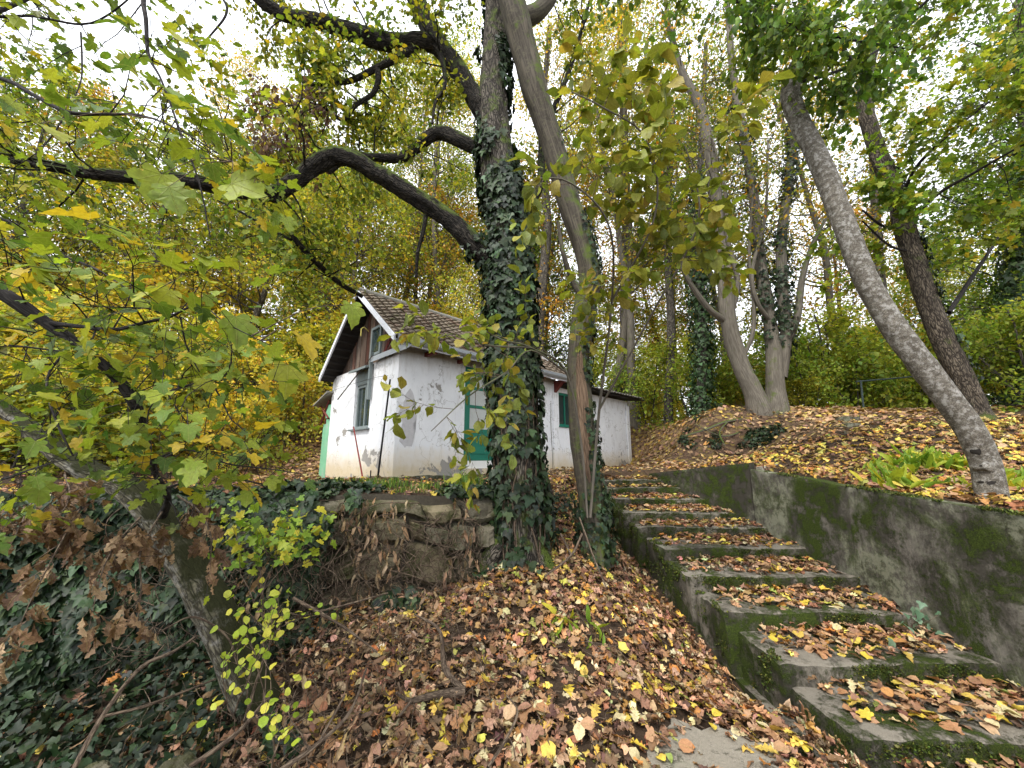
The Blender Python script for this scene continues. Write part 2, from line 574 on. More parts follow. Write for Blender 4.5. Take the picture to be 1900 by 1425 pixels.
def link(name, me, parent=None, loc=None, rot=None):
    o = bpy.data.objects.new(name, me)
    COL.objects.link(o)
    if parent is not None:
        o.parent = parent
    if loc is not None:
        o.location = loc
    if rot is not None:
        o.rotation_euler = rot
    return o


def tag(o, label=None, cat=None, group=None, kind=None):
    if label:
        o['label'] = label
    if cat:
        o['category'] = cat
    if group:
        o['group'] = group
    if kind:
        o['kind'] = kind
    return o


def empty(name, loc=(0, 0, 0), rz=0, **kw):
    o = bpy.data.objects.new(name, None)
    o.empty_display_size = .2
    COL.objects.link(o)
    o.location = loc
    o.rotation_euler = (0, 0, rz)
    return tag(o, **kw)


class MB:
    """collects pieces into one mesh"""

    def __init__(s):
        s.V, s.Q, s.T, s.B, s.C, s.n = [], [], [], [], [], 0

    def add(s, V, F, bk=None, col=None):
        V = np.asarray(V, dtype=float)
        F = np.asarray(F, dtype=np.int64)
        if len(V) == 0:
            return s
        s.V.append(V)
        (s.Q if F.shape[1] == 4 else s.T).append(F + s.n)
        s.B.append(V if bk is None else bk)
        if col is not None:
            s.C.append(np.broadcast_to(col, (len(V), 3)))
        s.n += len(V)
        return s

    def box(s, lo, hi, mat=None):
        x0, y0, z0 = lo
        x1, y1, z1 = hi
        V = np.array([(x0, y0, z0), (x1, y0, z0), (x1, y1, z0), (x0, y1, z0), (x0, y0, z1), (x1, y0, z1), (x1, y1, z1), (x0, y1, z1)], dtype=float)
        if mat is not None:
            V = V @ mat.T
        return s.add(V, [(0, 3, 2, 1), (4, 5, 6, 7), (0, 1, 5, 4), (1, 2, 6, 5), (2, 3, 7, 6), (3, 0, 4, 7)])

    def prism(s, poly, ax, a, b, caps=True):
        """2D polygon extruded between a and b along axis ax; polygon coordinates fill the other two axes"""
        n = len(poly)
        oth = [i for i in range(3) if i != ax]
        V = np.zeros((2 * n, 3))
        for k, (val) in enumerate((a, b)):
            V[k * n:(k + 1) * n, oth[0]] = [p[0] for p in poly]
            V[k * n:(k + 1) * n, oth[1]] = [p[1] for p in poly]
            V[k * n:(k + 1) * n, ax] = val
        F = [(i, (i + 1) % n, n + (i + 1) % n, n + i) for i in range(n)]
        s.add(V, F)
        if not caps:
            return s
        T = [(0, i + 1, i) for i in range(1, n - 1)] + [(n, n + i, n + i + 1) for i in range(1, n - 1)]
        s.T.append(np.asarray(T, dtype=np.int64) + s.n - 2 * n)
        return s

    def obj(s, name, mat, parent=None, smooth=False, col=False, bk=True):
        V = np.concatenate(s.V)
        Fs = []
        if s.Q:
            Fs.append(np.concatenate(s.Q))
        if s.T:
            Fs.append(np.concatenate(s.T))
        me = mk_mesh(name, V, Fs, mat, np.concatenate(s.C) if s.C else None, np.concatenate(s.B) if bk else None, smooth)
        return link(name, me, parent)


def bevel(o, w=.01, seg=2):
    md = o.modifiers.new('bevel', 'BEVEL')
    md.width = w
    md.segments = seg
    md.limit_method = 'ANGLE'
    return o


def catmull(pts, rs, step):
    pts = np.asarray(pts, float)
    rs = np.asarray(rs, float)
    n = len(pts)
    if n < 3:
        k = max(2, int(np.linalg.norm(pts[-1] - pts[0]) / step) + 1)
        t = np.linspace(0, 1, k)[:, None]
        return pts[0] * (1 - t) + pts[-1] * t, rs[0] * (1 - t[:, 0]) + rs[-1] * t[:, 0]
    ext = np.vstack([2 * pts[0] - pts[1], pts, 2 * pts[-1] - pts[-2]])
    out, ro = [], []
    for i in range(n - 1):
        p0, p1, p2, p3 = ext[i:i + 4]
        k = max(1, int(round(np.linalg.norm(p2 - p1) / step)))
        for j in range(k):
            t = j / k
            out.append(.5 * ((2 * p1) + (p2 - p0) * t + (2 * p0 - 5 * p1 + 4 * p2 - p3) * t * t + (3 * p1 - p0 - 3 * p2 + p3) * t ** 3))
            ro.append(rs[i] * (1 - t) + rs[i + 1] * t)
    out.append(pts[-1])
    ro.append(rs[-1])
    return np.array(out), np.array(ro)


def frames(pts):
    d = np.gradient(pts, axis=0)
    d /= np.linalg.norm(d, axis=1)[:, None] + 1e-9
    u = np.zeros_like(d)
    a = np.array((1., 0, 0)) if abs(d[0][0]) < .8 else np.array((0, 1., 0))
    v = a - d[0] * a.dot(d[0])
    v /= np.linalg.norm(v)
    u[0] = v
    for i in range(1, len(d)):
        v = u[i - 1] - d[i] * u[i - 1].dot(d[i])
        v /= np.linalg.norm(v) + 1e-9
        u[i] = v
    w = np.cross(d, u)
    return d, u, w


def tube(mb, pts, rs, seg=8, step=None, amp=0., freq=(8, 1.5), cap=True, ripple=0., s0=0.):
    """tapered limb along a curve; returns (points, radii, frames) for things that grow on it"""
    if step:
        pts, rs = catmull(pts, rs, step)
    else:
        pts, rs = np.asarray(pts, float), np.asarray(rs, float)
    d, u, w = frames(pts)
    n = len(pts)
    a = np.linspace(0, 2 * PI, seg, endpoint=False)
    ca, sa = np.cos(a), np.sin(a)
    L = np.concatenate([[0], np.cumsum(np.linalg.norm(np.diff(pts, axis=0), axis=1))]) + s0
    nrm = u[:, None, :] * ca[None, :, None] + w[:, None, :] * sa[None, :, None]
    r = np.repeat(rs[:, None], seg, 1)
    cyl = np.stack([ca[None, :] * rs[:, None], sa[None, :] * rs[:, None], np.repeat(L[:, None], seg, 1)], -1)
    if ripple:
        q = np.stack([ca[None, :] * 1.3 + 0 * r, sa[None, :] * 1.3 + 0 * r, cyl[..., 2] * 1.6], -1)
        r = r * (1 + ripple * fbm(q, 2, 5))
    if amp:
        q = cyl * np.array((freq[0], freq[0], freq[1]))
        r = r + amp * (1 - np.abs(fbm(q, 3, 3)) * 1.6)
    V = pts[:, None, :] + nrm * r[..., None]
    V = V.reshape(-1, 3)
    i = np.arange(n - 1)[:, None] * seg
    j = np.arange(seg)[None, :]
    j2 = (j + 1) % seg
    F = np.stack([i + j, i + j2, i + seg + j2, i + seg + j], -1).reshape(-1, 4)
    mb.add(V, F, bk=cyl.reshape(-1, 3))
    if cap:
        base = mb.n
        c = pts[-1] + d[-1] * rs[-1] * .5
        mb.add(np.vstack([V[-seg:], c[None]]), [(k, (k + 1) % seg, seg) for k in range(seg)], bk=np.vstack([cyl.reshape(-1, 3)[-seg:], cyl.reshape(-1, 3)[-1:]]))
    return pts, rs, (d, u, w)


# ------------------------------------------------------------------ leaves
def fold(V, amt, curl=0.):
    V = np.array(V, float)
    V[:, 2] += amt * np.abs(V[:, 0]) - curl * V[:, 1] ** 2
    return V


def strip_leaf(stations, amt=.25, curl=.15):
    """stations: (y, left half-width, right half-width) -> verts, tris (midrib + two edges)"""
    V, F = [], []
    for y, a, b in stations:
        V += [(-a, y + .04 * (a > .1), 0), (0, y, 0), (b, y + .04 * (b > .1), 0)]
    for i in range(len(stations) - 1):
        q = i * 3
        F += [(q, q + 1, q + 4), (q, q + 4, q + 3), (q + 1, q + 2, q + 5), (q + 1, q + 5, q + 4)]
    return fold(V, amt, curl), np.array(F)


L_DIAM = (fold([(0, 0, 0), (.34, .45, 0), (0, 1, 0), (-.34, .45, 0)], .3, .1), np.array([(0, 1, 2), (0, 2, 3)]))
L_OVAL = strip_leaf([(0, 0, 0), (.15, .2, .2), (.4, .32, .32), (.65, .29, .29), (.87, .14, .14), (1, 0, 0)], .25, .18)
L_ROUND = strip_leaf([(0, 0, 0), (.12, .26, .26), (.42, .43, .43), (.75, .33, .33), (1, 0, 0)], .2, .15)
L_OAK = strip_leaf([(0, .02, .02), (.16, .08, .08), (.27, .22, .20), (.36, .11, .12), (.48, .32, .30), (.58, .15, .14), (.70, .30, .31), (.80, .15, .13), (.90, .16, .17), (1, 0, 0)], .35, .3)


def fan_leaf(outline, centre, amt=.2, curl=.1, rnd=0):
    V = [centre] + outline
    V = fold([(x, y, 0) for x, y in V], amt, curl)
    n = len(outline)
    F = [(0, i + 1, (i + 1) % n + 1) for i in range(n)]
    return V, np.array(F)


def mirror(half):
    return half + [(-x, y) for x, y in half[::-1] if x > 1e-6]


# maple: stem at (0,0), five toothed lobes
_mh = [(0, 0), (.10, -.05), (.24, -.13), (.38, -.08), (.44, .04), (.33, .14), (.50, .22), (.62, .40), (.58, .54), (.44, .50), (.27, .52), (.30, .68), (.25, .80), (.12, .86), (0, 1.0)]
L_MAPLE = fan_leaf(mirror(_mh[0:1] + _mh[1:]), (0, .32), .22, .14)
L_IVY = fan_leaf(mirror([(0, .02), (.2, -.08), (.42, .08), (.52, .34), (.28, .42), (.18, .68), (0, 1)]), (0, .3), .15, .12)
L_IVYS = fan_leaf(mirror([(0, 0), (.35, .02), (.48, .32), (.2, .5), (0, 1)]), (0, .32), .15, .1)
TPL = {'diam': L_DIAM, 'oval': L_OVAL, 'round': L_ROUND, 'oak': L_OAK, 'maple': L_MAPLE, 'ivy': L_IVY, 'ivys': L_IVYS}


def norm(v):
    return v / (np.linalg.norm(v, axis=-1, keepdims=True) + 1e-9)


def basis(tip, nrm):
    """rotation matrices (n,3,3) whose columns are leaf x, y (to the tip), z (upper face)"""
    y = norm(tip)
    x = norm(np.cross(y, nrm))
    z = np.cross(x, y)
    return np.stack([x, y, z], -1)


def scatter(mb, tpl, pos, Rm, size, col, jitter=.08):
    V, F = TPL[tpl]
    n = len(pos)
    if n == 0:
        return
    W = np.einsum('nij,kj->nki', Rm, V) * size[:, None, None] + pos[:, None, :]
    if jitter:
        W += R.normal(0, 1, W.shape) * (jitter * size)[:, None, None] * .5
    k = len(V)
    FF = (F[None] + (np.arange(n) * k)[:, None, None]).reshape(-1, 3)
    C = np.repeat(col, k, 0)
    mb.add(W.reshape(-1, 3), FF, col=C)


def pick(palette, weights, n, var=.18):
    p = np.array(palette)
    w = np.array(weights, float)
    c = p[R.choice(len(p), n, p=w / w.sum())]
    return np.clip(c * (1 + R.normal(0, var, (n, 1))) * (1 + R.normal(0, var * .35, (n, 3))), .004, .9)


def rand_dirs(n):
    return norm(R.normal(0, 1, (n, 3)))


PAL_YG = ([(.20, .26, .03), (.34, .38, .04), (.46, .45, .05), (.12, .17, .03), (.58, .45, .04)], [4, 5, 4, 2, 1])
PAL_G = ([(.10, .18, .03), (.17, .27, .04), (.27, .36, .05), (.07, .12, .02)], [4, 5, 3, 2])
PAL_Y = ([(.62, .50, .06), (.50, .48, .07), (.62, .40, .05), (.38, .42, .06)], [4, 5, .8, 4])
PAL_O = ([(.58, .29, .04), (.60, .42, .05), (.42, .21, .05), (.33, .31, .05)], [4, 4, 2, 2])
PAL_IVY = ([(.013, .031, .010), (.024, .048, .014), (.008, .018, .008), (.036, .064, .026)], [4, 4, 3, 1])
PAL_LIT = ([(.41, .23, .12), (.28, .15, .075), (.17, .09, .05), (.50, .33, .20), (.60, .42, .07), (.68, .52, .10), (.48, .21, .05), (.58, .48, .27), (.24, .26, .06), (.11, .06, .038)],
           [6, 6, 4, 4, 1.8, 1.6, 2, 1.6, .6, 3])
PAL_LITF = ([(.44, .29, .16), (.34, .20, .12), (.24, .14, .08), (.52, .37, .16), (.62, .46, .09), (.50, .26, .07)], [4, 5, 3, 3, 2, 2])


# ------------------------------------------------------------------ the lie of the land
class RBF:
    def __init__(s, pts):
        p = np.array(pts, float)
        s.c = p[:, :2]
        d = np.linalg.norm(s.c[:, None] - s.c[None], axis=-1)
        s.k = lambda r: np.sqrt(r * r + .16)
        A = s.k(d)
        n = len(p)
        B = np.zeros((n + 3, n + 3))
        B[:n, :n] = A
        B[:n, n] = 1
        B[:n, n + 1:] = s.c
        B[n:, :n] = B[:n, n:].T
        s.w = np.linalg.solve(B, np.concatenate([p[:, 2], [0, 0, 0]]))

    def __call__(s, x, y):
        q = np.stack([np.ravel(x), np.ravel(y)], -1)
        out = np.zeros(len(q))
        n = len(s.c)
        for i in range(0, len(q), 20000):
            qq = q[i:i + 20000]
            d = np.linalg.norm(qq[:, None] - s.c[None], axis=-1)
            out[i:i + 20000] = s.k(d) @ s.w[:n] + s.w[n] + qq @ s.w[n + 1:]
        return out.reshape(np.shape(x))


UP = RBF([(-.3, 4.9, -.45), (-1.2, 4.4, -.36), (-2.5, 4.1, -.36), (-5, 3.6, -.4), (-8, 3, -.3), (-12, 3, 0),
          (-2, 6.4, -.35), (-2, 5.4, -.36), (-4.5, 7, -.4), (0, 8, -.33), (1, 9, -.3), (2.5, 10.5, -.27), (3.6, 12, -.22), (1.8, 7.8, -.30), (2.6, 8, -.25), (.8, 6.5, -.4),
          (-4.4, 9, -.4), (-1, 12, -.3), (1, 13, 0), (-6, 9, -.3), (4.0, 9.8, 0.1), (4.4, 11, .6), (5, 12, 1.0), (4, 13.5, 1.0), (3.6, 8.8, -.05), (3.3, 10.5, -.2),
          (3.9, 1, -.62), (3.9, 2.8, -.48), (3.9, 4, -.37), (3.75, 6, -.19), (3, 7.5, -.27), (6, 1, -.6), (6, 4, -.3), (6, 5.5, .05), (9, 3, -.2), (9, 6, .5),
          (4.5, 5.5, -.17), (5.2, 7, .25), (6.3, 7, .5), (8, 7.5, .8), (4.2, 7.4, 0), (4.5, 8.55, .12), (5.3, 8.55, .42), (4.0, 9.3, .35), (5.5, 9.3, 1.1), (7, 9.5, 1.2), (10, 9, 1.1), (4.6, 9.15, .85), (5.0, 10.3, 1.1),
          (6.2, 9.6, 1.2), (8, 13, 1.0), (12, 13, 1.0), (15, 8, 1.2), (10, 20, .5), (20, 20, .5), (8, 30, 0), (25, 35, -1), (20, 5, 1),
          (-6, 12, 1.2), (-10, 9, .8), (-10, 14, 3), (-5, 16, 3.2), (0, 17, 2.5), (4, 18, 1.5), (-5, 24, 6.0), (-14, 20, 6), (-20, 10, 3), (0, 26, 4.0), (-30, 30, 9),
          (-10, 35, 8), (5, 35, 2), (-20, 3, 1), (-30, 5, 3), (0, -10, -.5), (10, -10, -.5), (-15, -10, 0), (0, 60, 2), (40, 40, -2), (-45, 50, 9), (40, -5, 1)])
LO = RBF([(0, 0, -1.75), (0, 1, -1.8), (2, 1, -1.95), (3, 2, -2.0), (2, 2.6, -1.93), (1, 2.5, -1.82), (0, 2.6, -1.7), (-1, 2.7, -1.62), (-2, 2.6, -1.7), (-3.5, 2.4, -1.8),
          (-6, 2, -1.8), (0, 3.5, -1.5), (1, 3.5, -1.62), (1.9, 3.3, -2.0), (1.9, 4.2, -1.95), (1.75, 5.8, -1.62), (-1, 3.6, -1.42), (-2.2, 3.4, -1.55), (-3.5, 3.2, -1.7), (0, 4.4, -1.22),
          (1, 4.3, -1.38), (1.85, 5, -1.85), (1.55, 6.5, -1.25), (-.6, 4.4, -1.25), (.5, 5, -1.0), (1.1, 5.3, -1.1), (.3, 5.6, -.78), (1.0, 6, -.8), (.5, 6.3, -.5), (0, 7, -.40), (1.4, 7.1, -.75),
          (1.6, 8, -.3), (-8, 1, -1.8), (4, 1, -2), (6, 0, -2), (0, -3, -1.8), (-6, -3, -1.8), (6, -3, -2), (-1, 5.5, -.9), (-4, 5, -1.2)])


def ywall(x):
    return np.interp(x, [-9, -6, -4.2, -2.6, -1.2, -.3], [2.2, 2.6, 3.2, 3.75, 4.12, 4.62])


def sstep(a, b, x):
    t = np.clip((x - a) / (b - a), 0, 1)
    return t * t * (3 - 2 * t)


def xright(y):
    return np.interp(y, [5.9, 7.7], [3.86, 2.86])


def H(x, y):
    x = np.asarray(x, float)
    y = np.asarray(y, float)
    up = UP(x, y)
    lo = LO(x, y)
    w = np.where(x < -.3, 0, sstep(6.0 + .8 * sstep(.9, 1.6, x), 7.0 + .7 * sstep(.9, 1.6, x), y))                     # slope below the trees runs into the terrace
    w = np.where(x < .25, np.maximum(w, sstep(ywall(x) + .10, ywall(x) + .22, y) * sstep(.25, -.45, x)), w)
    w = np.where(x < -.45, sstep(ywall(x) + .10, ywall(x) + .22, y), w)
    z = lo * (1 - w) + up * w
    instair = (x > 1.95 - .055 * (y - 3)) & (x <= xright(y) + .1) & (y > 2.4) & (y < 7.75)
    z = np.where(instair, -2.3 + .22 * np.maximum(0, y - 2.5), z)
    z = np.where((x > xright(y) + .1) | (y > 7.75), up, z)
    p = np.stack([x, y, 0 * x], -1)
    z = z + .035 * fbm(p * 1.7, 3, 2) + .012 * fbm(p * 9, 2, 4) * (np.abs(y) < 14)
    hill = sstep(14, 30, y)
    return E + z + hill * .4 * fbm(p * .3, 3, 9)


def Hn(x, y, e=.05):
    hx = (H(x + e, y) - H(x - e, y)) / (2 * e)
    hy = (H(x, y + e) - H(x, y - e)) / (2 * e)
    return norm(np.stack([-hx, -hy, np.ones_like(hx)], -1))


xs = np.unique(np.round(np.concatenate([np.arange(-70, -10, 2.), np.arange(-10, -4.5, .35), np.arange(-4.5, 6, .065), np.arange(6, 12, .3), np.arange(12, 75, 2.5)]), 4))
ys = np.unique(np.round(np.concatenate([np.arange(-30, -2, 3.), np.arange(-2, 1.5, .3), np.arange(1.5, 8.2, .065), np.arange(8.2, 14, .2), np.arange(14, 30, .8), np.arange(30, 130, 4.)]), 4))
GX, GY = np.meshgrid(xs, ys)
GZ = H(GX, GY)
nx, ny = len(xs), len(ys)
ii, jj = np.meshgrid(np.arange(nx - 1), np.arange(ny - 1))
b0 = (jj * nx + ii).ravel()
gF = np.stack([b0, b0 + 1, b0 + nx + 1, b0 + nx], -1)
ground = link('ground', mk_mesh('ground', np.stack([GX, GY, GZ], -1).reshape(-1, 3), gF, M['soil']))
tag(ground, kind='structure')

# ------------------------------------------------------------------ staircase
stair = empty('staircase', (2.8, 3.2, E - 1.9), kind='structure', label='mossy concrete steps covered with fallen leaves beside the retaining wall')
# left x, right x, front y, tread height below the eye
STEPS = [(2.16, 3.86, 2.12, 1.88), (2.15, 3.85, 2.76, 1.73), (2.10, 3.85, 3.36, 1.58), (2.00, 3.85, 3.95, 1.43), (1.94, 3.88, 4.55, 1.28), (1.92, 3.85, 5.20, 1.13),
         (1.81, 3.72, 5.84, .98), (1.72, 3.50, 6.22, .83), (1.60, 3.28, 6.78, .68), (1.50, 3.14, 7.18, .53), (1.45, 2.98, 7.46, .40)]


def slab_block(lo, hi, dens=.06, amp=.012, seed=0, skew=0.):
    """a cast block: six gridded faces with worn, uneven surfaces and rounded arrises"""
    x0, y0, z0 = lo
    x1, y1, z1 = hi
    V, F = [], []
    n = 0
    for ax in range(3):
        oth = [i for i in range(3) if i != ax]
        for side in (0, 1):
            l = np.array(lo)
            h = np.array(hi)
            na = max(2, int((h[oth[0]] - l[oth[0]]) / dens) + 1)
            nb = max(2, int((h[oth[1]] - l[oth[1]]) / dens) + 1)
            A, B = np.meshgrid(np.linspace(l[oth[0]], h[oth[0]], na), np.linspace(l[oth[1]], h[oth[1]], nb), indexing='ij')
            Pq = np.zeros(A.shape + (3,))
            Pq[..., oth[0]] = A
            Pq[..., oth[1]] = B
            Pq[..., ax] = (l, h)[side][ax]
            I, J = np.meshgrid(np.arange(na - 1), np.arange(nb - 1), indexing='ij')
            q = (I * nb + J).ravel()
            f = np.stack([q, q + nb, q + nb + 1, q + 1], -1) + n
            flip = (side == 0) ^ (ax == 1)
            if flip:
                f = f[:, ::-1]
            V.append(Pq.reshape(-1, 3))
            F.append(f)
            n += na * nb
    V = np.concatenate(V)
    F = np.concatenate(F)
    # round the arrises and wear the surface
    l, h = np.array(lo), np.array(hi)
    rr = .03
    cl = np.clip(V, l + rr, h - rr)
    d = V - cl
    ln = np.linalg.norm(d, axis=1)
    m = ln > 1e-6
    V[m] = cl[m] + d[m] / ln[m][:, None] * rr
    nz = np.stack([fbm(V * 3.2, 3, seed + 1), fbm(V * 3.2 + 9, 3, seed + 2), fbm(V * 3.2 + 5, 3, seed + 3)], -1)
    V = V + nz * amp + np.stack([fbm(V * 14, 2, seed + 4), fbm(V * 15, 2, seed + 5), fbm(V * 13, 2, seed + 6)], -1) * amp * .5
    if skew:
        V[:, 1] += (V[:, 0] - x0) * skew
    return V, F


for k, (xl, xr, yf, e) in enumerate(STEPS):
    yb = STEPS[k + 1][2] + .03 if k + 1 < len(STEPS) else 7.78
    V, F = slab_block((xl, yf, E - 2.3), (xr, yb, E - e), .042, .017, seed=k * 3)
    mb = MB().add(V, F)
    o = mb.obj('step', M['step'], stair, smooth=True)
    o.matrix_parent_inverse = Matrix.Translation(-Vector(stair.location))

# footing that carries the steps on the open side
V, F = slab_block((2.02, 2.6, E - 2.5), (3.8, 7.6, E - 1.95), .15, .01, 77)
o = MB().add(V, F).obj('footing', M['step'], stair, smooth=True)
o.matrix_parent_inverse = Matrix.Translation(-Vector(stair.location))

# path slab at the foot of the slope
sl = [P(1165, 1440, 1), P(1195, 1372, 1), P(1262, 1352, 1), P(1350, 1362, 1), P(1420, 1395, 1), P(1470, 1440, 1)]
PATHZ = E - 1.80
pts2 = []
for q in sl:
    d = q - np.array((0, 0, E))
    t = 1.80 / -d[2]
    pts2.append((d[0] * t, d[1] * t))
pts2 += [(pts2[-1][0] + .25, 1.0), (pts2[0][0] - .1, 1.0)]
pts3 = []
for a_ in range(len(pts2)):
    p_, q_ = np.array(pts2[a_]), np.array(pts2[(a_ + 1) % len(pts2)])
    for t_ in np.linspace(0, 1, 9)[:-1]:
        pts3.append(tuple(p_ + (q_ - p_) * t_ + R.normal(0, .018, 2) + .05 * np.array((math.sin(a_ * 5 + t_ * 7), math.cos(a_ * 3 + t_ * 9)))))
pts2 = pts3
mbp = MB()
_n = len(pts2)
_c = np.mean(pts2, 0)
mbp.add(np.array([(x, y, PATHZ + .04) for x, y in pts2] + [(_c[0], _c[1], PATHZ + .045)]), [(i, _n, (i + 1) % _n) for i in range(_n)])
mbp.prism(pts2[::-1], 2, PATHZ - .25, PATHZ + .04, False)
path = mbp.obj('path', M['slab'])
tag(path, kind='structure')

# ------------------------------------------------------------------ retaining walls
def wall_strip(name, path_pts, tops, bots, thick, mat, dens=.07, amp=.014, seed=0):
    """upright concrete wall along plan points, front face on the left-hand side of travel"""
    pp = np.array(path_pts, float)
    L = np.concatenate([[0], np.cumsum(np.linalg.norm(np.diff(pp, axis=0), axis=1))])
    n = int(L[-1] / dens) + 2
    s = np.linspace(0, L[-1], n)
    X = np.interp(s, L, pp[:, 0])
    Y = np.interp(s, L, pp[:, 1])
    T = np.interp(s, L, tops)
    B = np.interp(s, L, bots)
    tx, ty = np.gradient(X), np.gradient(Y)
    q = np.hypot(tx, ty)
    nxv, nyv = -ty / q, tx / q          # left of travel
    m = int((np.max(T - B)) / dens) + 2
    prof = []
    for j in range(m):
        prof.append((0, j / (m - 1)))
    k = max(2, int(thick / dens) + 1)
    for j in range(1, k + 1):
        prof.append((j / k, 1))
    for j in range(1, 6):
        prof.append((1, 1 - j / 5))
    prof = np.array(prof)
    V = np.zeros((n, len(prof), 3))
    off = prof[:, 0] * thick
    V[..., 0] = X[:, None] - nxv[:, None] * off[None]
    V[..., 1] = Y[:, None] - nyv[:, None] * off[None]
    V[..., 2] = B[:, None] + (T - B)[:, None] * prof[None, :, 1]
    V = V.reshape(-1, 3)
    nz = np.stack([fbm(V * 2.6, 4, seed + 1), fbm(V * 2.6 + 7, 4, seed + 2), .5 * fbm(V * 2.6 + 3, 4, seed + 3)], -1)
    V = V + nz * amp
    mm = len(prof)
    I, J = np.meshgrid(np.arange(n - 1), np.arange(mm - 1), indexing='ij')
    q = (I * mm + J).ravel()
    F = np.stack([q, q + 1, q + mm + 1, q + mm], -1)
    mb = MB().add(V, F)
    for idx in (0, n - 1):
        ring = V[idx * mm:(idx + 1) * mm]
        c = ring.mean(0)
        mb.add(np.vstack([ring, c]), [(a, a + 1, mm) if idx else (a + 1, a, mm) for a in range(mm - 1)] + [(mm - 1, 0, mm)])
    return mb.obj(name, mat, None, smooth=True)


w1 = wall_strip('retaining_wall', [(3.82, .4), (3.82, 2.8), (3.80, 4.5), (3.66, 6.06)], [E - .66, E - .44, E - .32, E - .17], [E - 2.3, E - 2.2, E - 1.8, E - 1.4], .17, M['wallc'], amp=.013, seed=3)
tag(w1, 'long mossy concrete retaining wall rising beside the lower steps', 'wall')
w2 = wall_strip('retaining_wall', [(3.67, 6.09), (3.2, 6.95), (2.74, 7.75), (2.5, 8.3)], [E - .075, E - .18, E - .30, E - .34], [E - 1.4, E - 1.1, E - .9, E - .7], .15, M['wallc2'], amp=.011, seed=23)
tag(w2, 'short dark concrete wall turning from the corner towards the white house', 'wall')
kb = wall_strip('concrete_kerb', [(3.80, 6.15), (4.7, 6.45), (6.2, 6.9)], [E - .13, E - .03, E + .10], [E - .5] * 3, .10, M['slab'], dens=.1, amp=.01, seed=31)
tag(kb, 'low grey concrete kerb running from the wall corner along the leafy bank', 'kerb')

# old sunk steps higher up on the bank
old = empty('old_steps', (6, 7.4, E), label='flight of worn old steps half buried in leaves on the bank behind the leaning tree', cat='steps')
for (a, b, yy, zz, ang) in ((6.0, 7.6, 6.9, .47, .12), (6.4, 7.9, 7.35, .66, .12), (6.8, 8.3, 7.85, .84, .14)):
    V, F = slab_block((a, yy, E + zz - .35), (b, yy + .3, E + zz), .08, .02, int(a * 10), ang)
    o = MB().add(V, F).obj('step', M['wallc'], old, smooth=True)
    o.matrix_parent_inverse = Matrix.Translation(-Vector(old.location))

# ------------------------------------------------------------------ rubble stone wall under the house terrace
rw = empty('stone_wall', (-1.5, 4.2, E - 1.5), label='old rubble stone wall under the house terrace, dark and mossy', cat='wall')
rwi = Matrix.Translation(-Vector(rw.location))


def rw_pt(s, h, off=0.):
    """s = x along the wall, h = 0 foot .. 1 top"""
    y = ywall(s)
    dy = (ywall(s + .05) - ywall(s - .05)) / .1
    nxx, nyy = dy, -1.
    q = np.sqrt(nxx ** 2 + nyy ** 2)
    zt = E - .39 + .03 * np.sin(s * 3.1)
    zb = E - 1.75
    lean = .16 * (1 - h)
    return np.stack([s + nxx / q * (off + lean), y + nyy / q * (off + lean), zb + (zt - zb) * h], -1)


SS_, HH = np.meshgrid(np.arange(-4.6, -.25, .08), np.linspace(0, 1, 16), indexing='ij')
Vb = rw_pt(SS_.ravel(), HH.ravel(), -.055 + .012 * R.normal(0, 1, SS_.size))
a_, b_ = SS_.shape
I, J = np.meshgrid(np.arange(a_ - 1), np.arange(b_ - 1), indexing='ij')
q = (I * b_ + J).ravel()
o = MB().add(Vb, np.stack([q, q + b_, q + b_ + 1, q + 1], -1)).obj('mortar_core', M['mortar'], rw, smooth=True)
o.matrix_parent_inverse = rwi
Vt = np.vstack([rw_pt(np.arange(-4.6, -.25, .2), np.ones(22), 0.), rw_pt(np.arange(-4.6, -.25, .2), np.ones(22), -.3)])
rows = []
h = 0.
while h < .98:
    hh = min(R.uniform(.13, .27), 1 - h)
    if 1 - h - hh < .08:
        hh = 1 - h
    rows.append((h, h + hh))
    h += hh
ns = 0


def warp(s, h):
    q = np.stack([s * 2.2, h * 2.6, 0 * s], -1)
    return s + .13 * fbm(q, 2, 61), np.clip(h + .085 * fbm(q + 20, 2, 67) * np.minimum(1, 6 * np.minimum(h, 1.02 - h)), 0, 1.01)


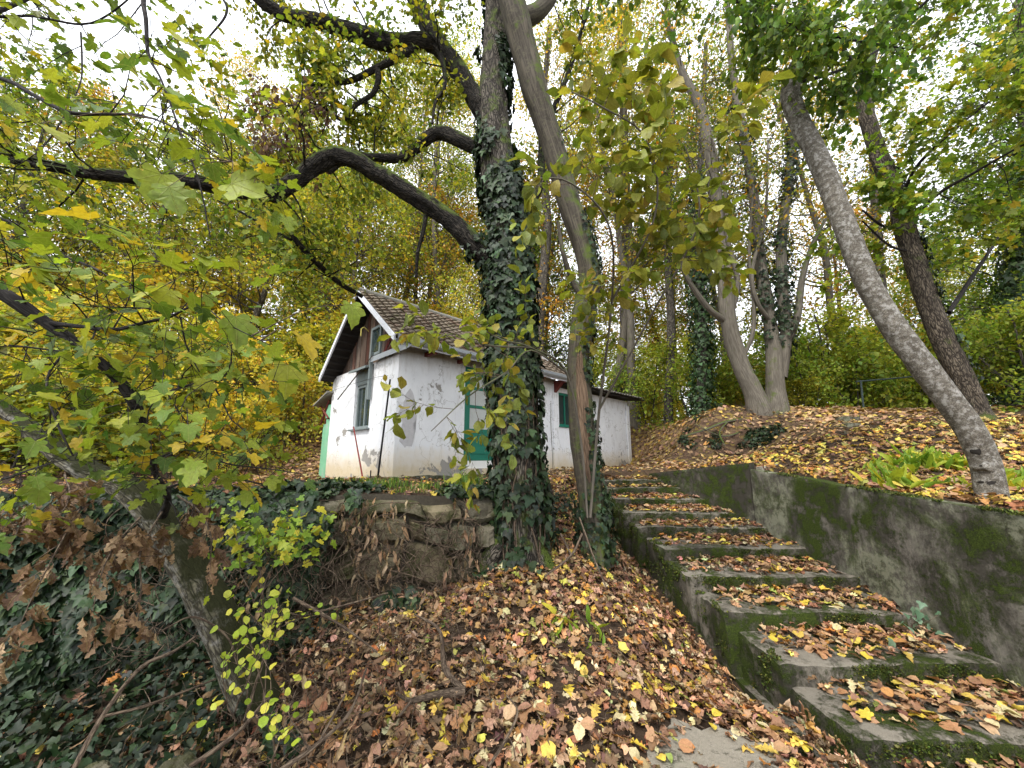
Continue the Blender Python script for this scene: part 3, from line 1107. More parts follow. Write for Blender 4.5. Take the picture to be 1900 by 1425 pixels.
for ri, (h0, h1) in enumerate(rows):
    s = -4.5 - R.uniform(0, .2)
    while s < -.35:
        wd = R.uniform(.16, .52) * (1.2 if h1 - h0 > .2 else .85)
        nu, nv = 7, 6
        U, Vv = np.meshgrid(np.linspace(0, 1, nu), np.linspace(0, 1, nv), indexing='ij')
        g = .012
        su = s + .006 + (wd - .012) * U
        hv = h0 + .006 + (h1 - h0 - .012) * Vv
        # irregular outline
        cx, cy = U - .5, Vv - .5
        ang = np.arctan2(cy, cx)
        shr = 1 - .13 * np.abs(vnoise(np.stack([np.cos(ang) * 1.4 + ns, np.sin(ang) * 1.4, 0 * ang], -1), 5)) * (np.maximum(abs(cx), abs(cy)) > .49)
        su = s + wd / 2 + (su - s - wd / 2) * shr
        hm = (h0 + h1) / 2
        if h1 > .93:
            hv = hv - R.uniform(0, .09) * (hv > .85)
        hv = hm + (hv - hm) * shr
        su, hv = warp(su, hv)
        edge = np.minimum(np.minimum(U, 1 - U), np.minimum(Vv, 1 - Vv)) * 6
        pr = R.uniform(.035, .12)
        off = pr * np.clip(edge, 0, 1) ** .4 + .04 * fbm(np.stack([su * 9, hv * 9, 0 * su + ns], -1), 3, 8)
        off = np.where(edge < .01, -.03, off)
        Vs = rw_pt(su.ravel(), hv.ravel(), off.ravel())
        I, J = np.meshgrid(np.arange(nu - 1), np.arange(nv - 1), indexing='ij')
        q = (I * nv + J).ravel()
        o = MB().add(Vs, np.stack([q, q + nv, q + nv + 1, q + 1], -1)).obj('stone', M['stone'], rw, smooth=False, bk=False)
        o.matrix_parent_inverse = rwi
        ns += 1
        s += wd

# ------------------------------------------------------------------ the white house
A0 = P(728, 885, 6.5)
HB = E - .42
house = empty('house', (A0[0], A0[1], HB), PI / 4, label='small white plastered house with tiled roof, green door and wooden gable', cat='house')
W_, LM, LA = 2.98, 4.35, 8.05
EAVE, RID = 2.36, 3.68
RB = 1.3                                     # ridge position across the house


def hp(name, mb, mat, parent=None, smooth=False, bev=0):
    o = mb.obj(name, mat, parent or house, smooth, bk=False)
    if bev:
        bevel(o, bev)
    return o


def wall_with_holes(mb, axis, c0, c1, u0, u1, z0, z1, holes):
    """upright wall slab normal to AXIS between c0 and c1, spanning u0..u1, z0..z1, with rectangular holes"""
    us = sorted({u0, u1, *[h[0] for h in holes], *[h[1] for h in holes]})
    zs = sorted({z0, z1, *[h[2] for h in holes], *[h[3] for h in holes]})
    for i in range(len(us) - 1):
        for j in range(len(zs) - 1):
            um, zm = (us[i] + us[i + 1]) / 2, (zs[j] + zs[j + 1]) / 2
            if any(h[0] < um < h[1] and h[2] < zm < h[3] for h in holes):
                continue
            if axis == 1:
                mb.box((us[i], c0, zs[j]), (us[i + 1], c1, zs[j + 1]))
            else:
                mb.box((c0, us[i], zs[j]), (c1, us[i + 1], zs[j + 1]))
    return mb


DOOR = (1.46, 2.44, .22, 2.24)
WIN2 = (4.52, 5.12, 1.22, 2.08)
WIN1 = (1.02, 1.74, .98, 2.18)
mb = wall_with_holes(MB(), 1, 0, .22, 0, LM, -.1, EAVE + .02, [DOOR])
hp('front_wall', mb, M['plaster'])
mb = wall_with_holes(MB(), 1, .05, .25, LM + .002, LA, -.1, 2.2, [WIN2])
hp('annex_wall', mb, M['plaster'])
hp('annex_wall', MB().box((LA - .2, .252, -.1), (LA, 2.6, 2.1)), M['plaster'])
hp('annex_pilaster', MB().box((LM - .16, -.035, -.1), (LM + .06, .04, 2.3)), M['plaster'], bev=.02)
hp('annex_pilaster', MB().box((LA - .16, .0, -.1), (LA + .03, .049, 2.05)), M['plaster'], bev=.02)
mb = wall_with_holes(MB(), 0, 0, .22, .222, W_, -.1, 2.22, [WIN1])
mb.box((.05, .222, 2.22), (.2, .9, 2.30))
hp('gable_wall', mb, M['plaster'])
mb = MB().box((.222, W_ - .2, -.1), (LM, W_, EAVE - .1)).box((LM - .2, .222, -.1), (LM, W_ - .2, 3.0))
hp('rear_wall', mb, M['plaster'])
# rough plinth
V, F = slab_block((-.06, -.07, -.5), (LM, .25, .10), .09, .03, 9)
hp('plinth', MB().add(V, F), M['wallc'], smooth=True)
V, F = slab_block((LM, -.02, -.4), (LA + .05, .28, .12), .12, .02, 12)
hp('plinth', MB().add(V, F), M['slab'], smooth=True)
V, F = slab_block((-.05, .2, -.5), (.2, W_ + .05, -.03), .12, .02, 14)
hp('plinth', MB().add(V, F), M['slab'], smooth=True)
# bare patch of brickwork behind fallen plaster near the corner
_o = [(.30 + (.15 + .035 * math.sin(a_ * 7) + .03 * math.sin(a_ * 13 + 1) + R.normal(0, .008)) * math.cos(a_) * (1.1 if math.cos(a_) < 0 else .8) - .05, 1.08 + (.50 + .05 * math.sin(a_ * 5) + R.normal(0, .012)) * math.sin(a_)) for a_ in np.linspace(0, 2 * PI, 40, endpoint=False)]
mb = MB()
mb.prism([(x, z) for x, z in _o], 1, -.004, .01)
o = hp('bare_render_patch', mb, M['render'])

# door: frame, green leaf, pale lights, white kick strip
dx0, dx1, dz0, dz1 = DOOR
fr = hp('door_frame', MB().box((dx0, .03, dz0), (dx0 + .09, .15, dz1)).box((dx1 - .09, .03, dz0), (dx1, .15, dz1)).box((dx0 + .09, .03, dz1 - .09), (dx1 - .09, .15, dz1)), M['green'], bev=.006)
dr = hp('door', MB().box((dx0 + .092, .07, dz0 + .15), (dx1 - .092, .115, 1.0)).box((dx0 + .092, .07, 1.0), (dx0 + .19, .115, dz1 - .092)).box((dx1 - .19, .07, 1.0), (dx1 - .092, .115, dz1 - .092))
        .box((dx0 + .19, .07, 1.42), (dx1 - .19, .115, 1.48)).box((dx0 + .19, .07, 1.80), (dx1 - .19, .115, 1.86)).box((dx0 + .19, .07, dz1 - .15), (dx1 - .19, .115, dz1 - .092)), M['green'], bev=.005)
hp('kick_strip', MB().box((dx0 + .092, .065, dz0), (dx1 - .092, .12, dz0 + .148)), M['white'], dr)
hp('door_panel', MB().box((dx0 + .24, .055, .5), (dx1 - .24, .072, .9)), M['green'], dr, bev=.008)
for z0, z1 in ((1.002, 1.418), (1.482, 1.798), (1.862, dz1 - .152)):
    hp('pane', MB().box((dx0 + .192, .085, z0), (dx1 - .192, .1, z1)), M['curtain'], dr)
mb = MB()
tube(mb, [(dx1 - .15, .07, 1.1), (dx1 - .15, .02, 1.1), (dx1 - .26, .02, 1.1)], [.009] * 3, 6)
hp('handle', mb, M['black'], dr)


def window(holder_axis, u0, u1, z0, z1, c, mull, frame_m, name='window'):
    """casement: frame, panes with curtains behind, sill"""
    def B(mb, a, b, lo, hi, za, zb):
        if holder_axis == 1:
            mb.box((a, lo, za), (b, hi, zb))
        else:
            mb.box((lo, a, za), (hi, b, zb))
        return mb
    t = .055
    f = MB()
    B(f, u0, u0 + t, c, c + .07, z0, z1)
    B(f, u1 - t, u1, c, c + .07, z0, z1)
    B(f, u0 + t, u1 - t, c, c + .07, z0, z0 + t)
    B(f, u0 + t, u1 - t, c, c + .07, z1 - t, z1)
    for m_ in mull:
        B(f, m_ - .022, m_ + .022, c + .003, c + .067, z0 + t, z1 - t)
    w = hp(name, f, frame_m, bev=.004)
    edges = [u0 + t] + [v for m_ in mull for v in (m_ - .022, m_ + .022)] + [u1 - t]
    for i in range(0, len(edges), 2):
        hp('pane', B(MB(), edges[i], edges[i + 1], c + .03, c + .036, z0 + t, z1 - t), M['glass'], w)
        g = MB()
        nn = 14
        uu = np.linspace(edges[i], edges[i + 1], nn)
        cc_ = c + .09 + .008 * np.sin(np.arange(nn) * 2.1)
        for za, zb in ((z0, z1 - .1),):
            V = []
            for a_, d_ in zip(uu, cc_):
                for z in (za, zb):
                    V.append((a_, d_, z) if holder_axis == 1 else (d_, a_, z))
            F = [(2 * k, 2 * k + 2, 2 * k + 3, 2 * k + 1) for k in range(nn - 1)]
            g.add(V, F)
        hp('curtain', g, M['curtain'], w)
    return w


wg = window(0, WIN1[0], WIN1[1], WIN1[2], 1.86, .05, [1.36], M['greyw'])
hp('blind_box', MB().box((.03, WIN1[0], 1.862), (.12, WIN1[1], WIN1[3])), M['greyw'], wg)
hp('sill', MB().box((-.07, WIN1[0] - .06, WIN1[2] - .035), (.048, WIN1[1] + .06, WIN1[2] - .002)), M['greyw'], wg, bev=.005)
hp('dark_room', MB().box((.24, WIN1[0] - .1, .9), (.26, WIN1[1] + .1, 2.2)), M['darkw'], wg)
w2_ = window(1, *WIN2, .09, [4.82], M['green'])
hp('sill', MB().box((WIN2[0] - .04, 0.0, WIN2[2] - .03), (WIN2[1] + .04, .088, WIN2[2] - .002)), M['green'], w2_, bev=.005)

# wooden gable of single upright boards
gable = hp('gable_frame', MB().box((.13, .45, 2.225), (.2, W_ - .05, 2.3)), M['darkw'])


def roof_h(b):
    return EAVE + (RID - EAVE) * (b + .35) / (RB + .35) if b < RB else RID - (RID - 2.14) * (b - RB) / (2.97 - RB)


AW = (.93, 1.36, 2.42, 3.02)
b = .02
while b < W_ - .1:
    w = R.uniform(.10, .145)
    z0 = 2.24 if b > .42 else roof_h(b) - .42 + .1 * b
    zt0, zt1 = roof_h(b) - .05, roof_h(b + w) - .05
    dz = R.uniform(-.03, .02)
    xo = .10 + R.uniform(-.014, .014)
    segs = [(z0 + dz, None)]
    if b + w > AW[0] and b < AW[1]:
        segs = [(z0 + dz, AW[2]), (AW[3], None)]
    for za, zb in segs:
        mbb = MB()
        if zb is None:
            mbb.prism([(b, za), (b + w - .008, za), (b + w - .008, zt1), (b, zt0)], 0, xo, xo + .025)
        else:
            mbb.box((xo, b, za), (xo + .025, b + w - .012, zb))
        hp('board', mbb, M['board'], gable)
    b += w
wa = window(0, *AW, .075, [], M['greyw'], 'attic_window')
# attic shutter hanging slightly open, red struts in the corner under the eave
for a, bb in (((.05, .62, 2.28), (.02, .10, 2.62)), ((.0, .38, 2.26), (.02, -.18, 2.52)), ((.0, .60, 2.3), (.04, .28, 2.78))):
    mb = MB()
    tube(mb, [a, bb], [.028, .028], 4)
    hp('strut', mb, M['redw'])
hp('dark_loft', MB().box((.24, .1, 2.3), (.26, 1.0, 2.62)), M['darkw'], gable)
# sheet-metal pent strip along the foot of the gable
mb = MB()
mb.prism([(-.10, 2.20), (-.10, 2.30), (.07, 2.37), (.07, 2.34)], 1, -.42, .90)
hp('pent_strip', mb, M['zinc'])
mb = MB()
mb.prism([(-.16, 2.10), (-.16, 2.145), (.10, 2.23), (.10, 2.19)], 1, .98, 1.75)
hp('pent_strip', mb, M['greyw'])
hp('fascia_board', MB().box((-.09, .94, 1.5), (-.03, .995, 2.42)), M['greyw'])
mb = MB()
tube(mb, [(-.16, 2.2, 1.62), (-.13, 1.5, 1.98), (-.12, .8, 2.30)], [.014, .012, .009], 5)
hp('loose_lath', mb, M['drytwig'])
# lamp hook
mb = MB()
tube(mb, [(.1, 1.52, 3.0), (-.02, 1.5, 3.06), (-.07, 1.5, 3.02), (-.07, 1.5, 2.86)], [.012] * 4, 6, .05)
hp('lamp_hook', mb, simple('yellow_plastic', (.6, .52, .15)))

# roof deck, barge boards, tiles
roof = hp('roof', MB().prism([(-.34, EAVE - .03), (RB, RID - .03), (RB, RID + .03), (-.34, EAVE + .03)][::-1], 0, -.28, LM + .25)
          .prism([(RB + .001, RID - .03), (2.97, 2.11), (2.97, 2.17), (RB + .001, RID + .03)][::-1], 0, -.28, LM + .25), M['darkw'])
for s0, s1 in (((-.36, EAVE), (RB, RID)), ((2.99, 2.14), (RB, RID))):
    mb = MB()
    mb.prism([(s0[0], s0[1] - .055), (s1[0], s1[1] - .055), (s1[0], s1[1] + .055), (s0[0], s0[1] + .055)], 0, -.315, -.282)
    hp('barge_board', mb, M['whitep'], roof)
mb = MB()
for r in range(2, 12):
    t = r / 12
    mb.box((-.27, RB + (2.97 - RB) * t - .02, RID - (RID - 2.14) * t - .085), (LM, RB + (2.97 - RB) * t + .02, RID - (RID - 2.14) * t - .04))
hp('batten', mb, M['darkw'], roof)
sl_len = math.hypot(RB + .36, RID - EAVE)
ang = math.atan2(RID - EAVE, RB + .36)


def tile_mesh(seed):
    rg = np.random.default_rng(seed)
    nu, nv = 5, 3
    V = []
    for j in range(nv):
        for i in range(nu):
            u = i / (nu - 1)
            V.append(((u - .5) * .205, .22 * (j / (nv - 1) - .0) - .03, .016 * math.sin(u * 2 * PI) + .045 * (1 - j / (nv - 1)) + rg.normal(0, .0025)))
    V2 = [(x, y, z - .022) for x, y, z in V]
    F = []
    for j in range(nv - 1):
        for i in range(nu - 1):
            a = j * nu + i
            F.append((a, a + 1, a + nu + 1, a + nu))
            F.append(tuple(x + nu * nv for x in (a, a + nu, a + nu + 1, a + 1)))
    for i in range(nu - 1):
        F.append((i, i + nu * nv, i + 1 + nu * nv, i + 1))
    for j in range(nv - 1):
        a = j * nu
        F.append((a, a + nu, a + nu + nu * nv, a + nu * nv))
        a += nu - 1
        F.append((a + nu * nv, a + nu + nu * nv, a + nu, a))
    return np.array(V + V2), np.array(F)


tmes = [tile_mesh(i) for i in range(4)]
tme = [mk_mesh('tile', v, f, M['tile'], smooth=False) for v, f in tmes]
rowsn = 14
colsn = int((LM + .5) / .2)
rest = MB()
cnt = 0
for side in (0, 1):
    for c in range(colsn):
        for r in range(rowsn):
            k = R.integers(4)
            d = r / rowsn * sl_len
            x = -.17 + c * .2 + R.normal(0, .004)
            if side == 0:
                Mt = Matrix.Translation((x, -.37 + d * math.cos(ang), EAVE + .035 + d * math.sin(ang))) @ Matrix.Rotation(ang, 4, 'X') @ Matrix.Rotation(R.normal(0, .02), 4, 'Z')
            else:
                an2 = math.atan2(RID - 2.14, 2.99 - RB)
                d2 = r / rowsn * math.hypot(RID - 2.14, 2.99 - RB)
                Mt = Matrix.Translation((x, 2.99 - d2 * math.cos(an2), 2.175 + d2 * math.sin(an2))) @ Matrix.Rotation(PI, 4, 'Z') @ Matrix.Rotation(an2, 4, 'X')
            if side == 0 and cnt < 300:
                o = bpy.data.objects.new('tile', tme[k])
                COL.objects.link(o)
                o.parent = roof
                o.matrix_local = Mt
                cnt += 1
            else:
                v, f = tmes[k]
                m4 = np.array(Mt)
                rest.add(v @ m4[:3, :3].T + m4[:3, 3], f)
o = hp('tile_field', rest, M['tile'], roof)
o['kind'] = 'stuff'
mb = MB()
tube(mb, [(-.3, RB, RID + .05), (LM + .26, RB, RID + .04)], [.07, .07], 10, .2, ripple=.06)
hp('ridge_cap', mb, M['fibre'], roof, smooth=True)
# gutter
mb = MB()
g = [(-.50, EAVE + .03), (-.49, EAVE - .03), (-.455, EAVE - .06), (-.41, EAVE - .06), (-.385, EAVE - .02), (-.392, EAVE - .02), (-.415, EAVE - .05), (-.45, EAVE - .05), (-.48, EAVE - .025), (-.49, EAVE + .03)]
mb.prism(g, 0, -.30, LM + .3, False)
hp('gutter', mb, M['zinc'], roof)
hp('fascia', MB().box((-.28, -.375, EAVE - .09), (LM + .26, -.35, EAVE - .03)), M['whitep'], roof)
for x in np.arange(.5, LM, .75):
    hp('rafter', MB().box((x, -.34, EAVE - .11), (x + .06, .0, EAVE - .04)), M['redw'], roof)
hp('soffit_timber', MB().prism([(-.33, EAVE - .06), (-.002, EAVE - .06), (-.002, 2.0)], 0, LM - .12, LM - .02), M['redw'], roof)
# annex roof: fibre cement sheets on a lean
ar = hp('annex_roof', MB().box((LM + .3, .0, 0), (LM + .3, 0, 0)).prism([(-.32, 2.22), (2.8, 2.62), (2.8, 2.66), (-.32, 2.26)][::-1], 0, LM + .1, LA + .45), M['darkw'])
for i in range(int((LA - LM + .3) / .62)):
    x0 = LM + .1 + i * .62
    n = 13
    V = []
    for k in range(n):
        x = x0 + .66 * k / (n - 1)
        z = .018 * math.sin(k * PI / 1.5) + R.normal(0, .002)
        V += [(x, -.42 + R.normal(0, .004), 2.275 + z), (x, 2.85, 2.69 + z)]
    V2 = [(a, b_, c - .014) for a, b_, c in V]
    F = []
    for k in range(n - 1):
        F += [(2 * k, 2 * k + 2, 2 * k + 3, 2 * k + 1), (2 * n + 2 * k, 2 * n + 2 * k + 1, 2 * n + 2 * k + 3, 2 * n + 2 * k + 2), (2 * k, 2 * n + 2 * k, 2 * n + 2 * k + 2, 2 * k + 2)]
    hp('roof_sheet', MB().add(np.array(V) + (0, 0, .004 * (i % 2)), F).add(np.array(V2) + (0, 0, .004 * (i % 2)), F[1::3] and [(2 * k, 2 * k + 1, 2 * k + 3, 2 * k + 2) for k in range(n - 1)]), M['fibre'], ar)
# lean-to with mint sheets on the far left side
lt = hp('lean_to_frame', MB().box((.1, W_ + .55, -.1), (.16, W_ + .6, 1.75)).box((.1, W_ + .01, 1.6), (.15, W_ + .6, 1.66)), M['redw'])
hp('mint_sheet', MB().box((.04, W_ + .02, -.1), (.075, W_ + .33, 1.30)), M['mint'], lt)
hp('mint_sheet', MB().box((.02, W_ + .0, 1.32), (.05, W_ + .34, 1.62)), M['mint'], lt)
hp('mint_sheet', MB().box((.08, W_ + .34, -.1), (.1, W_ + .62, 1.2)), M['mint'], lt)
mb = MB()
mb.prism([(W_ - .1, 1.86), (W_ + .75, 1.62), (W_ + .75, 1.65), (W_ - .1, 1.89)][::-1], 0, -.15, 2.2)
hp('lean_to_roof', mb, M['fibre'], lt)
for a, bb in (((.0, W_ + .1, 1.3), (.0, W_ + .62, 1.62)), ((.02, W_ + .62, 1.2), (.0, W_ + .15, 1.72))):
    mb = MB()
    tube(mb, [a, bb], [.025, .025], 4)
    hp('strut', mb, M['redw'], lt)
# chimney-less cables on the wall
mb = MB()
tube(mb, [(LM - .22, -.012, 1.75), (LM - .24, -.012, 1.2), (LM - .2, -.012, .5), (LM - .2, -.012, .1)], [.007] * 4, 5, .1)
hp('cable', mb, M['fibre'])


def world_of(px, py, Y):
    return P(px, py, Y)


# poles leaning against the gable wall
def rod(name, a, b, r, mat, label, cat):
    mb = MB()
    tube(mb, [a, b], [r, r * .85], 8, .2)
    o = mb.obj(name, mat, None, True)
    return tag(o, label, cat)


rod('iron_rod', P(700, 893, 6.3), P(724, 704, 6.15), .017, M['black'], 'tall black iron rod standing before the corner of the white house', 'rod')
rod('iron_rod', P(674, 893, 6.5), P(656, 792, 6.85), .014, M['rustred'], 'thin red rod leaning to the gable window of the white house', 'rod')
rod('iron_stake', P(687, 893, 6.45), P(688, 873, 6.45), .012, M['black'], 'short black stake in the grass between the red and black rods', 'stake')
mb = MB()
tube(mb, [P(600, 735, 8.3), P(625, 722, 7.9), P(690, 702, 7.0), P(720, 697, 6.16)], [.004] * 4, 4, .2)
tag(mb.obj('wire', M['black']), 'thin wire strung from the black rod along the white gable wall', 'wire')

# ================================================================== VEGETATION
CAMP = np.array((0, 0, E))


def unit(v):
    v = np.asarray(v, float)
    return v / (np.linalg.norm(v) + 1e-9)


def axis_depth(p):
    return p[..., 1] * CC + (p[..., 2] - E) * SS


def in_frame(p, m=1.02):
    a = axis_depth(p)
    u = p[..., 0] / np.maximum(a, .05)
    v = (-p[..., 1] * SS + (p[..., 2] - E) * CC) / np.maximum(a, .05)
    return (a > .1) & (np.abs(u) < 1.33 * m) & (np.abs(v) < 1.0 * m)


def twig_line(p, d, L, n=5, wander=.25, grav=0.):
    pts = [np.array(p, float)]
    d = unit(d)
    for k in range(n - 1):
        d = unit(d + R.normal(0, wander, 3) * .6 + np.array((0, 0, grav)))
        pts.append(pts[-1] + d * L / (n - 1))
    return np.array(pts)


def grow(mb, anch, p, d, L, r, lev, wander=.25, grav=0., spacing=.12, kids=(3, 5), seg=4, amin=.35, spread=1.):
    """recursive twig; anch collects (position, direction)"""
    n = 5 if lev else 4
    pts = twig_line(p, d, L, n, wander, grav)
    rs = np.linspace(r, r * .35, n)
    tube(mb, pts, rs, seg if lev else 3, cap=False)
    dd = np.gradient(pts, axis=0)
    if lev == 0:
        m = max(2, int(L / spacing))
        for t in np.linspace(amin, 1, m):
            f = t * (n - 1)
            i = min(int(f), n - 2)
            anch.append((pts[i] + (pts[i + 1] - pts[i]) * (f - i), unit(dd[i])))
        return
    for k in range(R.integers(kids[0], kids[1] + 1)):
        t = R.uniform(.25, 1)
        f = t * (n - 1)
        i = min(int(f), n - 2)
        q = pts[i] + (pts[i + 1] - pts[i]) * (f - i)
        side = unit(np.cross(unit(dd[i]), rand_dirs(1)[0]))
        nd = unit(unit(dd[i]) * R.uniform(.4, .9) + side * R.uniform(.5, 1.) * spread)
        grow(mb, anch, q, nd, L * R.uniform(.45, .7), r * .5, lev - 1, wander, grav, spacing, kids, seg, amin, spread)
    m = max(1, int(L * .4 / spacing))
    for t in np.linspace(.7, 1, m):
        f = t * (n - 1)
        i = min(int(f), n - 2)
        anch.append((pts[i] + (pts[i + 1] - pts[i]) * (f - i), unit(dd[i])))


def leaves_at(mb, anch, per, tpl, size, pal, cl=.06, droop=.3, up=1., sv=.25, clump=True):
    """leaf clusters round the anchors, coloured per leaf with a clump tint"""
    if not anch:
        return
    ap = np.array([a[0] for a in anch])
    ad = np.array([a[1] for a in anch])
    pos = np.repeat(ap, per, 0)
    dd = np.repeat(ad, per, 0)
    n = len(pos)
    pos = pos + R.normal(0, cl, (n, 3))
    tip = norm(dd * .5 + rand_dirs(n) * .9 + np.array((0, 0, -droop)))
    nr = norm(rand_dirs(n) * .75 + np.array((0, 0, up)))
    Rm = basis(tip, nr)
    c = pick(*pal, n)
    if clump:
        t = fbm(ap * .9, 2, 41)
        t = np.repeat(t, per)
        c = c * (1 + .22 * t)[:, None] * np.stack([1 + .25 * t, 1 + 0 * t, 1 - .1 * t], -1)
    scatter(mb, tpl, pos, Rm, size * np.clip(1 + R.normal(0, sv, n), .5, 1.7), np.clip(c, .004, .9))


LEAFMESH = {}


def leaf_mesh(tpl, mat, k):
    key = (tpl, mat, k)
    if key not in LEAFMESH:
        V, F = TPL[tpl]
        V = V + np.random.default_rng(k).normal(0, .03, V.shape) * (V[:, 1:2] > .02)
        V[:, 2] -= (.12 * k - .1) * V[:, 1] ** 2
        LEAFMESH[key] = mk_mesh('leaf', V, F, M[mat], smooth=True)
    return LEAFMESH[key]


def place_leaves(parent, tpl, matkey, pos, Rm, size, pal, limit=300, name='leaf', rest_name='foliage', rest_mat='leaf', nvar=4, inv=None):
    """the leaves that show largest become parts of their own, the others one part"""
    if len(pos) == 0:
        return
    a = axis_depth(pos)
    score = np.where(in_frame(pos, 1.), size / np.maximum(a, .3), 0)
    order = np.argsort(-score)
    top = order[:limit]
    rest = order[limit:]
    base = Vector(parent.location) if parent.type == 'EMPTY' else Vector((0, 0, 0))
    for i in top:
        o = bpy.data.objects.new(name, leaf_mesh(tpl, matkey, int(R.integers(nvar))))
        COL.objects.link(o)
        o.parent = parent
        m4 = np.eye(4)
        m4[:3, :3] = Rm[i] * size[i]
        m4[:3, 3] = pos[i] - np.array(base)
        o.matrix_local = Matrix(m4.tolist())
    if len(rest):
        mb = MB()
        scatter(mb, tpl, pos[rest], Rm[rest], size[rest], pick(*pal, len(rest)))
        o = part(parent, rest_name, mb, M[rest_mat], smooth=True)
        o['kind'] = 'stuff'


def part(parent, name, mb, mat, smooth=True, kind=None):
    o = mb.obj(name, mat, parent, smooth)
    if parent is not None:
        o.matrix_parent_inverse = Matrix.Translation(-Vector(parent.location))
    if kind:
        o['kind'] = kind
    return o


def limb(parent, name, path, mat, seg=14, step=.08, amp=.0, freq=(14, 2.2), ripple=.06):
    """path of (px, py, Y, px width) traced on the photograph, or of (point, radius)"""
    pts, rs = [], []
    for q in path:
        if len(q) == 4:
            p, r = PR(*q)
        else:
            p, r = q
        pts.append(p)
        rs.append(r)
    mb = MB()
    a, b, fr = tube(mb, pts, rs, seg, step, amp, freq, ripple=ripple)
    part(parent, name, mb, mat)
    return a, b, fr


def spray(mb, anch, lm, n, t0, t1, L, lev, up=.3, r=.012, out=None, **kw):
    pts, rs, (d, u, w) = lm
    for _ in range(n):
        i = int(np.clip(R.uniform(t0, t1), 0, 1) * (len(pts) - 1))
        side = unit(np.cross(d[i], rand_dirs(1)[0]))
        nd = unit(side + d[i] * R.uniform(0, .7) + np.array((0, 0, up)) + (0 if out is None else np.array(out)))
        grow(mb, anch, pts[i] + nd * rs[i] * .6, nd, R.uniform(*L), min(r, rs[i] * .6), lev, **kw)


def ivy_leaves_on(mb, lm, t0, t1, n, size, pal=PAL_IVY, off=(.01, .07), tpl='ivy', mask=None, face=None, sv=.28):
    pts, rs, (d, u, w) = lm
    f = R.uniform(t0, t1, n) * (len(pts) - 1)
    i = np.minimum(f.astype(int), len(pts) - 2)
    a = R.uniform(0, 2 * PI, n)
    if face is not None:
        a = face[0] + R.normal(0, face[1], n)
    nr = u[i] * np.cos(a)[:, None] + w[i] * np.sin(a)[:, None]
    pos = pts[i] + (pts[i + 1] - pts[i]) * (f - i)[:, None] + nr * (rs[i] + R.uniform(*off, n))[:, None]
    if mask is not None:
        k = mask(pos, f / (len(pts) - 1))
        pos, nr = pos[k], nr[k]
    n = len(pos)
    tip = norm(np.array((0, 0, -1.)) + rand_dirs(n) * .55 + nr * .25)
    Rm = basis(tip, norm(nr + rand_dirs(n) * .35 + np.array((0, 0, .35))))
    scatter(mb, tpl, pos, Rm, size * np.clip(1 + R.normal(0, sv, n), .35, 1.8), pick(*pal, n, .25))


def gz(x, y):
    return float(H(np.array([x]), np.array([y]))[0])


def on_ground(px, Y):
    x = (px - 950) / FPX * Y * 1.0
    return np.array((x, Y, gz(x, Y)))


# ------------------------------------------------------------------ the big oak with ivy
bp = P(962, 1062, 4.72)
oak = empty('oak_tree', (bp[0], bp[1], gz(bp[0], bp[1])), label='massive ivy-clad oak in front of the white house with long dark crooked boughs', cat='tree')
T = [(972, 1120, 4.68, 134), (970, 1050, 4.70, 110), (966, 960, 4.72, 98), (962, 880, 4.75, 90), (956, 760, 4.78, 86), (949, 640, 4.8, 84), (944, 520, 4.8, 84), (938, 400, 4.85, 76), (922, 300, 4.9, 66), (915, 200, 5.0, 56),
     (918, 90, 5.1, 48), (922, 0, 5.2, 42), (925, -180, 5.3, 34), (930, -420, 5.4, 20), (930, -600, 5.5, 8)]
tr = limb(oak, 'trunk', T, M['oak_bark'], 46, .05, .022, (17, 2.6), .09)
oak_l = {}
oak_l['b1'] = limb(oak, 'bough', [(925, 500, 4.78, 36), (890, 468, 4.7, 44), (830, 405, 4.62, 38), (760, 358, 4.55, 35), (695, 318, 4.5, 34), (655, 296, 4.45, 37), (622, 291, 4.42, 38), (590, 305, 4.38, 36), (545, 337, 4.3, 33), (495, 362, 4.2, 30),
                           (430, 352, 4.1, 34), (350, 335, 4.0, 32), (260, 330, 3.95, 28), (170, 322, 3.9, 27), (90, 308, 3.85, 26), (0, 292, 3.8, 24), (-120, 280, 3.7, 18), (-300, 250, 3.6, 8)], M['bough_bark'], 22, .05, .018, (22, 4), .15)
oak_l['b2'] = limb(oak, 'bough', [(925, 285, 4.9, 34), (880, 272, 4.9, 30), (820, 247, 4.95, 28), (790, 258, 4.95, 24), (750, 290, 5.0, 22), (700, 292, 5.0, 17), (650, 290, 5.1, 15), (610, 320, 5.1, 10)], M['bough_bark'], 14, .05, .006, (22, 4))
oak_l['b3'] = limb(oak, 'bough', [(925, 255, 5.0, 40), (885, 190, 5.0, 40), (850, 130, 5.0, 36), (815, 85, 5.0, 36), (790, 40, 5.0, 36), (768, -10, 5.0, 34), (730, -100, 5.0, 28), (690, -230, 5.0, 18)], M['bough_bark'], 20, .05, .018, (22, 4), .13)
oak_l['b4'] = limb(oak, 'bough', [(815, 85, 5.0, 30), (780, 78, 4.95, 34), (720, 78, 4.9, 34), (660, 62, 4.85, 34), (600, 42, 4.8, 32), (550, 33, 4.8, 28), (510, 18, 4.75, 24), (470, -10, 4.7, 22), (400, -80, 4.7, 14)], M['bough_bark'], 18, .05, .018, (22, 4), .13)
oak_l['b5'] = limb(oak, 'bough', [(770, 90, 4.95, 16), (735, 108, 4.9, 17), (695, 128, 4.9, 14), (650, 150, 4.85, 12), (610, 155, 4.8, 9), (560, 160, 4.8, 6)], M['bough_bark'], 10, .05, .004)
